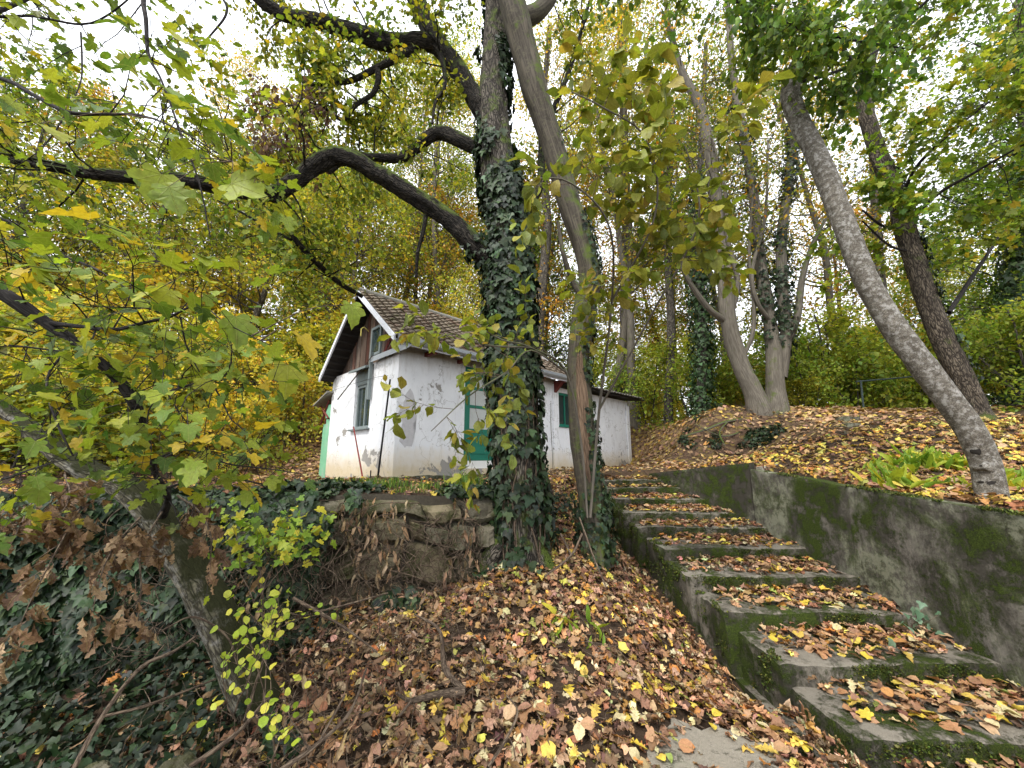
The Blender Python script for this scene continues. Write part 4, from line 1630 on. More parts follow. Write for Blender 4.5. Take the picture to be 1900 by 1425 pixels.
oak_l['b6'] = limb(oak, 'bough', [(700, 128, 4.9, 13), (702, 150, 4.9, 13), (690, 175, 4.9, 11), (660, 195, 4.85, 10), (636, 222, 4.85, 9), (610, 205, 4.8, 7), (575, 190, 4.8, 5)], M['bough_bark'], 9, .04, .003)
oak_l['b7'] = limb(oak, 'bough', [(510, 362, 4.22, 16), (530, 395, 4.3, 12), (545, 440, 4.5, 13), (590, 490, 4.8, 13), (630, 525, 5.1, 12), (672, 550, 5.4, 9)], M['bough_bark'], 9, .05, .003)
oak_l['b8'] = limb(oak, 'bough', [(540, 445, 4.5, 8), (500, 425, 4.5, 7), (450, 395, 4.5, 6), (400, 370, 4.5, 4)], M['bough_bark'], 7, .06)
oak_l['b9'] = limb(oak, 'bough', [(800, 60, 5.0, 12), (820, 110, 4.9, 12), (825, 160, 4.85, 8), (808, 190, 4.85, 7), (802, 230, 4.85, 5)], M['bough_bark'], 7, .05)
oak_l['b10'] = limb(oak, 'bough', [(790, 400, 4.6, 10), (785, 430, 4.6, 9), (775, 470, 4.65, 8), (772, 515, 4.7, 6)], M['bough_bark'], 7, .05)
oak_l['b11'] = limb(oak, 'bough', [(945, 420, 5.0, 20), (1000, 350, 5.4, 18), (1010, 250, 5.8, 14), (1060, 120, 6.0, 10), (1100, -20, 6.2, 6)], M['bough_bark'], 8, .1)
oak_l['b12'] = limb(oak, 'bough', [(925, -60, 5.2, 26), (860, -190, 5.0, 22), (760, -330, 4.6, 15), (600, -420, 4.3, 8)], M['bough_bark'], 8, .1)
oak_l['b13'] = limb(oak, 'bough', [(925, -120, 5.3, 24), (1000, -260, 5.6, 20), (1130, -380, 6.0, 12), (1260, -460, 6.4, 6)], M['bough_bark'], 8, .1)
mbT, an = MB(), []
for k, n, a, b, L in (('b1', 26, .25, 1, (.5, 1.1)), ('b2', 10, .3, 1, (.5, 1.)), ('b3', 14, .3, 1, (.6, 1.2)), ('b4', 18, .2, 1, (.5, 1.1)), ('b5', 8, .2, 1, (.4, .8)), ('b6', 9, .2, 1, (.4, .7)),
                      ('b7', 7, .2, .8, (.4, .8)), ('b8', 5, .2, 1, (.4, .6)), ('b9', 5, .2, 1, (.3, .6)), ('b11', 10, .2, 1, (.6, 1.2)), ('b12', 14, .2, 1, (.8, 1.5)), ('b13', 12, .2, 1, (.8, 1.5))):
    spray(mbT, an, oak_l[k], n, a, b, L, 2, up=.25, r=.014, spacing=.10, wander=.35, kids=(3, 4))
spray(mbT, an, tr, 16, .62, 1, (.7, 1.3), 2, up=.2, r=.02, spacing=.1, wander=.3)
part(oak, 'twig_growth', mbT, M['bough_bark'], kind='stuff')
mb = MB()
leaves_at(mb, an, 4, 'oval', .068, ([(.17, .22, .025), (.28, .32, .035), (.42, .40, .04), (.11, .15, .02), (.52, .40, .03)], [4, 5, 4, 2, 2]), cl=.07)
print('oak leaves', len(an) * 3)
part(oak, 'crown', mb, M['leaf'], kind='stuff')
# roots flare
for (a, b_, c_, w0) in (((985, 1000, 4.6, 50), (1010, 1050, 4.5, 40), (1040, 1085, 4.3, 10), 0), ((930, 1000, 4.6, 50), (905, 1040, 4.5, 34), (880, 1075, 4.4, 10), 0), ((995, 860, 4.85, 22), (1012, 900, 4.95, 22), (1022, 935, 5.0, 16), 0)):
    limb(oak, 'root', [a, b_, c_], M['oak_bark'], 12, .06, .008, (20, 3))

mb = MB()
zt = P(940, 250, 4.8)[2]


def oakmask(p, f):
    den = fbm(p * np.array((2.4, 2.4, 1.6)), 3, 13)
    h_ = (p[:, 2] - bp[2])
    px_ = p[:, 0] / axis_depth(p) * FPX + 950
    side = np.where(p[:, 0] < tr[0][:, 0].mean() + .16, 0, -.45)                       # bare bark shows low on the right
    low = np.where(h_ < 1.35, side * .5 + .5, .75)
    low = np.where(h_ > 2.9, .35, low)
    low = np.where(p[:, 2] > zt, -.25, low)
    return den + low > -.12


ivy_leaves_on(mb, tr, .0, .62, 11000, .085, off=(.012, .10), mask=oakmask, sv=.38)
ivy_leaves_on(mb, tr, .12, .45, 1600, .07, off=(.04, .12), mask=oakmask)
for k in ('b1', 'b2', 'b3'):
    ivy_leaves_on(mb, oak_l[k], 0, .07, 160, .06)
o = mb.obj('ivy', M['ivy'], None, True)
tag(o, 'dark green ivy wrapped thickly round the big oak trunk', 'ivy', kind='stuff')
mb = MB()
for k in range(26):
    a0 = R.uniform(0, 2 * PI)
    pts_, rs_, (d_, u_, w_) = tr
    i0, i1 = int(R.uniform(2, 14)), int(R.uniform(30, 75))
    a = a0 + np.cumsum(R.normal(0, .05, i1 - i0))
    q = pts_[i0:i1] + (u_[i0:i1] * np.cos(a)[:, None] + w_[i0:i1] * np.sin(a)[:, None]) * (rs_[i0:i1, None] + .03)
    tube(mb, q[::2], np.linspace(.013, .004, len(q[::2])), 4, cap=False)
o = mb.obj('ivy_stem', M['drytwig'], None, True)
tag(o, 'woody ivy stems climbing the oak bark', 'ivy stems', kind='stuff')

# ------------------------------------------------------------------ second tree: leaning hornbeam with a hollow
q = P(1102, 1010, 4.95)
hb = empty('hornbeam_tree', (q[0], q[1], gz(q[0], q[1])), label='slim leaning tree with a long bare wound in its trunk beside the stairs', cat='tree')
H2 = [(1108, 1050, 4.9, 66), (1103, 980, 4.92, 56), (1094, 900, 4.95, 54), (1083, 820, 4.98, 52), (1076, 740, 5.0, 48), (1072, 670, 5.0, 46), (1082, 590, 5.0, 46), (1094, 520, 5.0, 42), (1084, 460, 5.0, 42), (1064, 400, 5.0, 42), (1046, 340, 4.98, 42),
      (1028, 280, 4.95, 42), (1008, 220, 4.9, 44), (988, 150, 4.85, 50), (966, 70, 4.8, 54), (948, 0, 4.75, 52), (925, -120, 4.7, 46), (910, -300, 4.7, 34), (900, -480, 4.7, 16)]
h2 = limb(hb, 'trunk', H2, M['hornbeam_bark'], 34, .05, .012, (7, .8), .14)
b2a = limb(hb, 'bough', [(955, 40, 4.78, 40), (1000, 20, 4.9, 34), (1030, -30, 5.0, 30), (1060, -150, 5.1, 20), (1100, -300, 5.2, 10)], M['hornbeam_bark'], 14, .08)
b2b = limb(hb, 'bough', [(1086, 560, 4.95, 20), (1062, 520, 4.9, 12), (1045, 470, 4.8, 10), (1035, 410, 4.8, 7)], M['hornbeam_bark'], 10, .06)
over = limb(hb, 'bough', [(930, -110, 4.7, 30), (1050, -160, 4.5, 22), (1200, -100, 4.2, 16), (1330, -20, 4.0, 13), (1450, 40, 3.9, 10), (1560, 70, 3.8, 7), (1680, 90, 3.7, 4)], M['twig'], 8, .1)
# bare heartwood: pale ribs standing in the hollow face
pts_, rs_, (d_, u_, w_) = h2
for dx, r0, py0, py1 in ((-.020, .050, 655, 905), (.022, .044, 640, 880), (.052, .03, 690, 840)):
    sel = [k for k in range(len(pts_)) if py0 < 712.5 - FPX * ((-pts_[k][1] * SS + (pts_[k][2] - E) * CC) / axis_depth(pts_[k])) < py1]
    pp = pts_[sel] + np.array((dx, 0, 0)) + np.array((0, -1, 0)) * (rs_[sel, None] * .84)
    mb = MB()
    tube(mb, pp, r0 * np.sin(np.linspace(.25, PI - .15, len(sel))) ** .6, 12, None, .006, (30, 3), ripple=.25)
    part(hb, 'bare_wood', mb, M['wound'])
mb = MB()
sel = [k for k in range(len(pts_)) if 60 < 712.5 - FPX * ((-pts_[k][1] * SS + (pts_[k][2] - E) * CC) / axis_depth(pts_[k])) < 500]
pp = pts_[sel] + np.array((1., -.5, 0)) * (rs_[sel, None] * .72)
tube(mb, pp, .045 * np.sin(np.linspace(.3, PI - .1, len(sel))) ** .5, 10, None, .01, (30, 3), ripple=.4)
part(hb, 'split_rib', mb, M['stem_bark'])
mbT, an = MB(), []
spray(mbT, an, h2, 10, .7, 1, (.6, 1.2), 2, up=.1, spacing=.1)
spray(mbT, an, b2a, 8, .2, 1, (.6, 1.1), 2, up=.1, spacing=.1)
spray(mbT, an, over, 34, .25, 1, (.45, .95), 2, up=-.25, r=.008, spacing=.09, wander=.4)
part(hb, 'twig_growth', mbT, M['twig'], kind='stuff')
mb = MB()
leaves_at(mb, an, 3, 'oval', .085, PAL_G, cl=.06, droop=.6)
part(hb, 'crown', mb, M['leaf'], kind='stuff')
mb = MB()
pr = lambda p: p[:, 0] / axis_depth(p) * FPX + 950


def hbmask(p, f):
    c = np.interp(p[:, 2], h2[0][:, 2], h2[0][:, 0])
    return (p[:, 0] - c > .03) & (fbm(p * 3, 3, 8) > -.35)


ivy_leaves_on(mb, h2, .0, .34, 2600, .065, off=(.008, .06), mask=hbmask)
ivy_leaves_on(mb, h2, .34, .42, 200, .05, off=(.008, .03), mask=hbmask)
ivy_leaves_on(mb, h2, .0, .06, 350, .06, off=(.01, .12))
o = mb.obj('ivy', M['ivy'], None, True)
tag(o, 'narrow strip of ivy up the right side of the slim leaning tree', 'ivy', kind='stuff')

# sprays of broad yellow-green leaves hanging towards the camera from the slim tree
arch = empty('walnut_sapling', tuple(on_ground(1080, 4.4)), label='arching sapling branches with broad yellow-green oval leaves hanging before the house', cat='sapling')
sapl = [limb(arch, 'stem', p_, M['stem_bark'], 7, .08) for p_ in (
    [(1090, 960, 4.7, 5), (1078, 820, 4.6, 5), (1050, 690, 4.3, 5), (985, 645, 3.7, 4), (930, 630, 3.5, 3.5), (880, 600, 3.3, 2.5)],
    [(1050, 690, 4.3, 5), (985, 650, 3.7, 4), (940, 690, 3.5, 3.5), (870, 735, 3.3, 3), (800, 800, 3.2, 2)],
    [(1095, 960, 4.7, 6), (1112, 760, 4.6, 6), (1135, 560, 3.9, 5), (1130, 420, 3.2, 4.5), (1060, 340, 3.0, 4), (990, 330, 2.9, 3)],
    [(1135, 560, 3.9, 5), (1215, 400, 3.2, 4.5), (1200, 260, 3.0, 4), (1120, 200, 2.9, 3.5), (1060, 170, 2.9, 2.5)],
    [(1112, 760, 4.6, 5), (1200, 600, 3.8, 5), (1290, 430, 3.3, 4.5), (1290, 330, 3.1, 3.5), (1270, 270, 3.0, 2.5)],
    [(985, 645, 3.7, 5), (900, 640, 3.4, 4), (840, 620, 3.2, 3), (780, 640, 3.1, 2)])]
mbT, an = MB(), []
for l_, n, up in ((sapl[0], 5, .15), (sapl[1], 9, -.3), (sapl[2], 19, -.1), (sapl[3], 17, .0), (sapl[4], 19, 0), (sapl[5], 5, .1)):
    spray(mbT, an, l_, n, .5, 1, (.25, .55), 1, up=up, r=.005, spacing=.075, wander=.35, kids=(2, 3), seg=3)
ap = np.array([a[0] for a in an])
ad = np.array([a[1] for a in an])
per = 2
pos = np.repeat(ap, per, 0)
n = len(pos)
tip = norm(np.repeat(ad, per, 0) * .7 + rand_dirs(n) * .8 + np.array((0, 0, -.25)))
Rm = basis(tip, norm(rand_dirs(n) * .6 + np.array((0, 0, 1.))))
size = np.clip(R.normal(.125, .025, n), .06, .19) * np.where(pos[:, 2] < E + 1.6, .82, 1.)
base_ = pos + tip * .025
for i in range(0, n):
    tube(mbT, [pos[i], base_[i]], [.0018, .0014], 3, cap=False)
part(arch, 'twig_growth', mbT, M['drytwig'], kind='stuff')
print('sapling leaves', n)
place_leaves(arch, 'oval', 'oval1', base_, Rm, size, ([(.22, .26, .035), (.32, .32, .04), (.15, .19, .03), (.36, .28, .05)], [4, 3, 3, 1]))

# ------------------------------------------------------------------ right: beech with eyes
q = P(1836, 925, 3.85)
be = empty('beech_tree', (q[0], q[1], gz(q[0], q[1])), label='grey leaning beech with dark knots and a broken top above the retaining wall', cat='tree')
BE = [(1848, 990, 3.85, 130), (1842, 950, 3.85, 92), (1838, 915, 3.85, 76), (1826, 855, 3.85, 72), (1800, 800, 3.85, 72), (1765, 750, 3.87, 68), (1720, 690, 3.9, 66), (1660, 610, 3.95, 60), (1612, 530, 4.0, 54), (1575, 440, 4.05, 50), (1545, 360, 4.1, 47), (1512, 280, 4.15, 44),
      (1482, 220, 4.2, 42), (1466, 175, 4.2, 40), (1474, 140, 4.2, 36), (1478, 118, 4.2, 30)]
bt = limb(be, 'trunk', BE, M['beech_bark'], 40, .035, .006, (9, 6), .07)
rb = limb(be, 'bough', [(1470, 155, 4.2, 10), (1530, 140, 4.2, 9), (1580, 120, 4.2, 7), (1640, 85, 4.2, 6), (1720, 20, 4.2, 4)], M['twig'], 7, .08)


def knot(parent, lm, px, py, Y, wpx, hpx, mat, sink=.0, name='knot', squash=.16):
    """a scar lying on the bark, on the side that faces the lens"""
    p, r = PR(px, py, Y, wpx)
    pts, rs, _ = lm
    ray = unit(p - CAMP)
    tt = (pts - CAMP) @ ray
    dd = np.linalg.norm(CAMP + ray * tt[:, None] - pts, axis=1)
    k = int(np.argmin(dd))
    back = math.sqrt(max(rs[k] ** 2 - dd[k] ** 2, 0.0001))
    c = CAMP + ray * (tt[k] - back + sink)
    nr = unit(c - pts[k])
    ax = unit(pts[min(k + 1, len(pts) - 1)] - pts[max(k - 1, 0)])
    sx = unit(np.cross(ax, nr))
    hh = r * hpx / wpx
    V, F = [], []
    nu, nv = 16, 8
    for j in range(nv + 1):
        ph = PI * j / nv
        for i in range(nu):
            a = 2 * PI * i / nu
            w = 1 + .22 * math.sin(a * 3 + px) + .14 * math.sin(a * 5 + py)
            lx, ly = math.sin(ph) * math.cos(a) * w, math.sin(ph) * math.sin(a) * w
            V.append(c + sx * r * lx + ax * hh * ly - nr * r * squash * math.cos(ph) - nr * (r * lx) ** 2 / (2.2 * rs[k]))
    for j in range(nv):
        for i in range(nu):
            F.append((j * nu + i, j * nu + (i + 1) % nu, (j + 1) * nu + (i + 1) % nu, (j + 1) * nu + i))
    mb = MB().add(np.array(V), F)
    part(parent, name, mb, mat)


for (x, y, w, h_, m_, sk, sq) in ((1815, 838, 34, 22, 'soot', .004, .1), (1778, 770, 32, 30, 'soot', .004, .1), (1752, 735, 30, 16, 'soot', .004, .1), (1826, 868, 50, 26, 'beech_bark', .0, .5), (1823, 866, 15, 12, 'soot', -.03, .3), (1834, 896, 42, 18, 'soot', .004, .12),
                              (1690, 640, 9, 8, 'soot', .002, .1), (1600, 500, 8, 7, 'soot', .002, .1), (1560, 395, 7, 8, 'soot', .002, .1), (1735, 690, 14, 9, 'soot', .003, .1), (1500, 250, 8, 6, 'soot', .002, .1)):
    knot(be, bt, x, y, 3.9, w, h_, M[m_], sk, squash=sq)
mbT, an = MB(), []
pts_, rs_, _f = bt
spray(mbT, an, (pts_, rs_, _f), 7, .93, 1, (.3, .6), 1, up=.4, r=.006, spacing=.08)
spray(mbT, an, rb, 8, .3, 1, (.3, .6), 1, up=.0, r=.005, spacing=.08)
part(be, 'twig_growth', mbT, M['twig'], kind='stuff')
mb = MB()
leaves_at(mb, an, 2, 'oval', .085, PAL_G, cl=.03)
part(be, 'crown', mb, M['leaf'], kind='stuff')

# ------------------------------------------------------------------ right: dark rough tree behind it
q = P(1812, 790, 7.0)
dk = empty('maple_tree', (q[0], q[1], gz(q[0], q[1])), label='dark rough-barked curved tree behind the leaning beech, yellow-green leaves', cat='tree')
DK = [(1826, 800, 6.95, 82), (1812, 765, 7.0, 66), (1790, 715, 7.0, 58), (1755, 640, 7.0, 54), (1725, 570, 7.0, 50), (1702, 500, 7.0, 46), (1680, 430, 7.0, 44), (1666, 370, 7.0, 42), (1640, 310, 7.0, 38), (1618, 250, 7.0, 34), (1606, 190, 7.0, 32), (1608, 130, 7.0, 30),
      (1625, 70, 7.0, 28), (1645, 10, 7.0, 24), (1660, -150, 7.0, 18), (1670, -330, 7.0, 8)]
dt = limb(dk, 'trunk', DK, M['rough_bark'], 30, .06, .018, (15, 2.6), .08)
dl = [limb(dk, 'bough', p_, M['twig'], 8, .1) for p_ in (
    [(1685, 412, 7.0, 12), (1740, 360, 6.6, 10), (1800, 325, 6.2, 9), (1860, 290, 5.8, 7), (1930, 255, 5.5, 5), (2050, 220, 5.2, 3)],
    [(1672, 370, 7.0, 10), (1700, 310, 6.5, 9), (1760, 250, 6.0, 8), (1850, 180, 5.6, 6), (1960, 130, 5.2, 4)],
    [(1690, 425, 7.0, 9), (1640, 420, 6.8, 7), (1600, 390, 6.8, 5)],
    [(1700, 470, 7.0, 8), (1650, 455, 6.9, 6), (1600, 410, 6.8, 4)],
    [(1760, 580, 7.0, 14), (1800, 520, 7.2, 12), (1840, 460, 7.4, 8), (1880, 400, 7.6, 6), (1940, 330, 7.8, 4)],
    [(1610, 150, 7.0, 12), (1560, 90, 6.8, 9), (1510, 40, 6.6, 6)],
    [(1620, 90, 7.0, 12), (1700, 20, 6.6, 9), (1780, -60, 6.2, 6)])]
mbT, an = MB(), []
for i, l_ in enumerate(dl):
    spray(mbT, an, l_, (12, 10, 5, 5, 9, 5, 4)[i], .2, 1, (.5, 1.1), 2, up=.0, r=.008, spacing=.1, wander=.35)
spray(mbT, an, dt, 9, .45, 1, (.6, 1.2), 2, up=.1, r=.01, spacing=.1)
part(dk, 'twig_growth', mbT, M['twig'], kind='stuff')
mb = MB()
leaves_at(mb, an, 2, 'maple', .095, ([(.17, .24, .03), (.30, .38, .045), (.44, .43, .05), (.13, .2, .03), (.55, .4, .04)], [4, 5, 3, 2, .8]), cl=.05)
part(dk, 'crown', mb, M['leaf'], kind='stuff')
mb = MB()
ivy_leaves_on(mb, dt, .0, .35, 2300, .07, off=(.01, .10), mask=lambda p, f: (p[:, 0] > np.interp(p[:, 2], dt[0][:, 2], dt[0][:, 0]) + .05) & (fbm(p * 2, 3, 4) > -.3))
for k in range(900):
    pass
o = mb.obj('ivy', M['ivy'], None, True)
tag(o, 'ivy on the far side of the dark rough-barked tree', 'ivy', kind='stuff')

# ------------------------------------------------------------------ multi-stemmed hornbeam on the bank
q = P(1425, 765, 9.4)
mst = empty('hornbeam_tree', (q[0], q[1], q[2]), label='grey many-stemmed hornbeam with bare roots on the bank right of the house', cat='tree')
ST = [[(1412, 775, 9.35, 62), (1398, 730, 9.35, 46), (1372, 670, 9.4, 38), (1352, 600, 9.4, 36), (1345, 520, 9.4, 32), (1335, 430, 9.4, 30), (1325, 340, 9.4, 26), (1312, 260, 9.4, 24), (1296, 190, 9.4, 22), (1268, 140, 9.4, 16), (1240, 40, 9.4, 10), (1230, -80, 9.4, 5)],
      [(1440, 775, 9.4, 66), (1438, 720, 9.4, 44), (1436, 650, 9.4, 36), (1425, 580, 9.45, 28), (1412, 500, 9.5, 25), (1403, 410, 9.5, 22), (1392, 320, 9.5, 20), (1376, 230, 9.5, 19), (1362, 150, 9.5, 17), (1352, 40, 9.5, 12), (1345, -100, 9.5, 6)],
      [(1448, 700, 9.4, 30), (1458, 620, 9.3, 26), (1452, 540, 9.3, 25), (1450, 440, 9.3, 22), (1462, 350, 9.3, 18), (1472, 260, 9.3, 16), (1490, 130, 9.3, 10), (1500, -20, 9.3, 6)],
      [(1452, 650, 9.4, 22), (1478, 590, 9.2, 18), (1488, 520, 9.2, 14), (1505, 460, 9.2, 11), (1530, 410, 9.2, 8), (1570, 340, 9.2, 5)],
      [(1352, 600, 9.4, 17), (1318, 575, 9.2, 14), (1290, 540, 9.1, 12), (1268, 500, 9.0, 10), (1255, 450, 9.0, 7), (1230, 400, 9.0, 4)],
      [(1358, 575, 9.4, 16), (1368, 520, 9.3, 13), (1350, 440, 9.2, 10), (1345, 350, 9.2, 7), (1320, 250, 9.2, 4)],
      [(1432, 600, 9.4, 13), (1405, 560, 9.2, 10), (1396, 500, 9.2, 9), (1420, 400, 9.2, 7), (1425, 260, 9.2, 5)],
      [(1374, 668, 9.4, 14), (1396, 620, 9.3, 11), (1398, 560, 9.3, 9), (1390, 470, 9.2, 7), (1398, 340, 9.2, 5)]]
stl = [limb(mst, 'stem', p_, M['stem_bark'], 16 if i < 3 else 8, .10, .006 if i < 4 else 0, (9, 1.5), .10) for i, p_ in enumerate(ST)]
RT = [[(1425, 775, 9.3, 24), (1470, 795, 9.1, 15), (1520, 806, 8.9, 12), (1590, 808, 8.8, 8), (1680, 812, 8.7, 5)], [(1430, 785, 9.25, 18), (1445, 805, 9.0, 12), (1490, 822, 8.7, 8), (1545, 830, 8.4, 5)],
      [(1405, 780, 9.2, 16), (1350, 785, 9.0, 10), (1310, 800, 8.8, 8), (1270, 812, 8.6, 5)], [(1418, 790, 9.2, 14), (1408, 810, 8.9, 9), (1400, 830, 8.6, 8), (1372, 850, 8.4, 5)],
      [(1440, 785, 9.2, 16), (1500, 786, 9.1, 10), (1570, 798, 9.0, 6)], [(1350, 785, 9.0, 7), (1335, 805, 8.7, 5), (1345, 830, 8.4, 4)], [(1410, 785, 9.1, 12), (1385, 800, 8.9, 8), (1340, 812, 8.7, 5), (1290, 790, 8.8, 3)]]
for p_ in RT:
    p_ = [(a_, b_ - 3, c_ - .06, d_ * .62) for a_, b_, c_, d_ in p_]
    limb(mst, 'root', p_, M['stem_bark'], 8, .08, .004, (10, 2))
mbT, an = MB(), []
for i, l_ in enumerate(stl):
    spray(mbT, an, l_, (20, 20, 17, 11, 9, 9, 8, 8)[i], .35, 1, (.8, 1.7), 2, up=.5, r=.014, spacing=.14, wander=.22, kids=(3, 4))
part(mst, 'twig_growth', mbT, M['far_bark'], kind='stuff')
mb = MB()
leaves_at(mb, an, 2, 'diam', .085, ([(.15, .20, .03), (.26, .28, .035), (.45, .34, .03), (.5, .25, .02), (.1, .14, .02)], [4, 4, 2, 2, 2]), cl=.08)
part(mst, 'crown', mb, M['leaf'], kind='stuff')
mb = MB()
ivy_leaves_on(mb, stl[1], .12, .62, 1500, .08, off=(.0, .14), mask=lambda p, f: fbm(p * 1.6, 3, 4) > -.1)
ivy_leaves_on(mb, stl[2], .05, .7, 2400, .08, off=(.0, .16), mask=lambda p, f: fbm(p * 1.6, 3, 6) > -.2)
n = 9000
xx, yy = R.uniform(3.5, 7.2, n), R.uniform(8.2, 10.2, n)
pos = np.stack([xx, yy, H(xx, yy) + R.uniform(.0, .14, n)], -1)
Rm = basis(norm(rand_dirs(n) + (0, -.4, -.3)), norm(rand_dirs(n) * .5 + (0, -.4, 1)))
k = fbm(pos * 1.1, 3, 3) + np.where((yy < 8.4) | (xx > 5.9), -.5, -.12) > .0
scatter(mb, 'ivys', pos[k], Rm[k], np.full(k.sum(), .08), pick(*PAL_IVY, k.sum()))
o = mb.obj('ivy', M['ivy'], None, True)
tag(o, 'ivy over the roots and stems of the many-stemmed hornbeam', 'ivy', kind='stuff')

# ------------------------------------------------------------------ left foreground: leaning mossy trunk
q = P(490, 1345, 2.85)
ln = empty('leaning_tree', (q[0], q[1], gz(q[0], q[1])), label='mossy trunk leaning steeply to the left in front of the stone wall', cat='tree')
lt_ = limb(ln, 'trunk', [(540, 1480, 2.9, 120), (500, 1360, 2.86, 100), (452, 1250, 2.80, 92), (400, 1140, 2.74, 86), (345, 1040, 2.7, 84), (290, 955, 2.66, 76), (235, 905, 2.64, 66), (160, 872, 2.62, 58), (90, 825, 2.62, 50), (10, 760, 2.64, 44), (-120, 680, 2.7, 40), (-300, 560, 2.8, 36), (-520, 380, 2.9, 28)],
           M['mossy_bark'], 40, .03, .008, (12, 4), .10)
lb_ = limb(ln, 'bough', [(300, 960, 2.62, 24), (312, 925, 2.5, 15), (290, 880, 2.3, 14), (270, 820, 2.1, 17), (255, 760, 1.95, 24), (215, 700, 1.85, 27), (150, 645, 1.75, 32), (80, 595, 1.7, 36), (0, 540, 1.65, 42), (-120, 460, 1.65, 46), (-300, 330, 1.8, 46)], M['twig'], 18, .04, .004, (14, 4), .08)
ml = empty('field_maple_tree', tuple(on_ground(-560, 2.6)), label='spreading field maple whose lobed green and yellow leaves fill the left side', cat='tree')
mtr = limb(ml, 'trunk', [(on_ground(-560, 2.6) - np.array((0, 0, .3)), .16), (P(-560, 700, 2.5), .13), (P(-520, 400, 2.3), .11), (P(-420, 150, 2.1), .09), (P(-300, -80, 1.9), .07), (P(-150, -400, 1.8), .04)], M['rough_bark'], 16, .08, .006)
MBR = [[(-420, 150, 2.1, 30), (-150, 110, 1.8, 22), (0, 145, 1.6, 15), (60, 175, 1.55, 13), (125, 208, 1.5, 12), (190, 212, 1.5, 8), (260, 214, 1.45, 6), (330, 240, 1.4, 4), (430, 300, 1.35, 3)],
       [(-300, -80, 1.9, 26), (-60, 20, 1.8, 12), (60, 30, 1.8, 7), (150, 45, 1.8, 6), (200, 28, 1.8, 5), (260, -20, 1.8, 4)],
       [(-300, -200, 1.9, 22), (60, -100, 1.8, 14), (240, -30, 1.75, 12), (268, 20, 1.7, 11), (275, 100, 1.7, 9), (300, 150, 1.65, 6), (340, 260, 1.6, 5), (370, 340, 1.6, 4), (390, 440, 1.6, 3)],
       [(-500, 380, 2.3, 26), (-200, 360, 2.0, 18), (0, 405, 1.8, 11), (60, 440, 1.75, 9), (120, 475, 1.7, 8), (180, 500, 1.65, 6), (250, 545, 1.6, 4), (330, 590, 1.5, 3)],
       [(150, 60, 1.8, 5), (152, 110, 1.75, 5), (150, 150, 1.7, 4), (130, 200, 1.65, 3)],
       [(95, 600, 1.7, 16), (150, 606, 1.65, 13), (210, 612, 1.6, 12), (270, 598, 1.55, 9), (315, 588, 1.5, 8), (370, 565, 1.45, 4), (420, 600, 1.4, 3), (500, 640, 1.35, 2)],
       [(120, 655, 1.72, 8), (92, 690, 1.65, 7), (88, 730, 1.6, 7), (108, 790, 1.55, 7), (135, 845, 1.5, 5)],
       [(258, 742, 1.95, 11), (300, 730, 1.8, 8), (360, 712, 1.65, 6), (420, 694, 1.5, 5), (430, 650, 1.45, 3)],
       [(390, 705, 1.6, 5), (410, 740, 1.55, 4), (430, 780, 1.5, 3), (455, 800, 1.5, 2)],
       [(290, 850, 2.2, 6), (350, 835, 2.0, 5), (420, 860, 1.9, 4), (500, 870, 1.8, 3), (560, 880, 1.8, 2)],
       [(310, 905, 2.3, 7), (400, 880, 2.1, 5), (470, 895, 2.0, 4), (520, 905, 2.0, 3)],
       [(10, 640, 1.8, 7), (60, 645, 1.7, 6), (115, 652, 1.65, 5)],
       [(-100, 900, 1.9, 10), (0, 890, 1.7, 7), (60, 870, 1.6, 5), (130, 850, 1.5, 3)],
       [(-420, 150, 2.1, 22), (-100, 60, 2.4, 16), (150, -40, 2.8, 12), (330, -60, 3.0, 8), (420, 10, 3.1, 6), (380, 80, 3.1, 4)],
       [(335, 588, 1.5, 5), (345, 640, 1.55, 4), (370, 690, 1.6, 3)]]
mll = [limb(ml if i not in (5, 6, 7, 8, 9, 10) else ln, 'branch', p_, M['twig'], 8, .05) for i, p_ in enumerate(MBR)]


def maple_leaves(owner, limbs_, cfg, lname):
    mbT, an = MB(), []
    for l_, (n, t0, L, up) in zip(limbs_, cfg):
        spray(mbT, an, l_, n, t0, 1, L, 1, up=up, r=.004, spacing=.10, wander=.3, kids=(2, 3), seg=3)
    ap = np.array([a[0] for a in an])
    ad = np.array([a[1] for a in an])
    per = 2
    pos = np.repeat(ap, per, 0)
    n = len(pos)
    sidev = rand_dirs(n)
    pet = norm(np.repeat(ad, per, 0) * .5 + sidev * .9)
    base = pos + pet * R.uniform(.03, .08, n)[:, None]
    pxx = base[:, 0] / axis_depth(base) * FPX + 950
    pyy = 712.5 - FPX * (-base[:, 1] * SS + (base[:, 2] - E) * CC) / axis_depth(base)
    # the crown is open in front of the house and over the stone wall
    keep = (np.linalg.norm(base - CAMP, axis=1) > 1.15) & (base[:, 1] > .5) & (R.uniform(0, 1, n) < np.where(pyy > 930, .35, np.where(pxx > 540, .2, .92)))
    pos, base, pet = pos[keep], base[keep], pet[keep]
    n = len(pos)
    tip = norm(pet * .8 + rand_dirs(n) * .3 + np.array((.15, 0, -.35)))
    Rm = basis(tip, norm(rand_dirs(n) * .5 + np.array((0, -.15, 1.))))
    size = np.clip(R.normal(.053, .017, n), .022, .09)
    for i in range(n):
        tube(mbT, [pos[i], base[i]], [.0013, .001], 3, cap=False)
    part(owner, 'twig_growth', mbT, M['twig'], kind='stuff')
    print(lname, n)
    place_leaves(owner, 'maple', 'maple1', base, Rm, size, ([(.18, .25, .03), (.28, .34, .04), (.10, .17, .03), (.42, .38, .04)], [4, 4, 3, 1]))


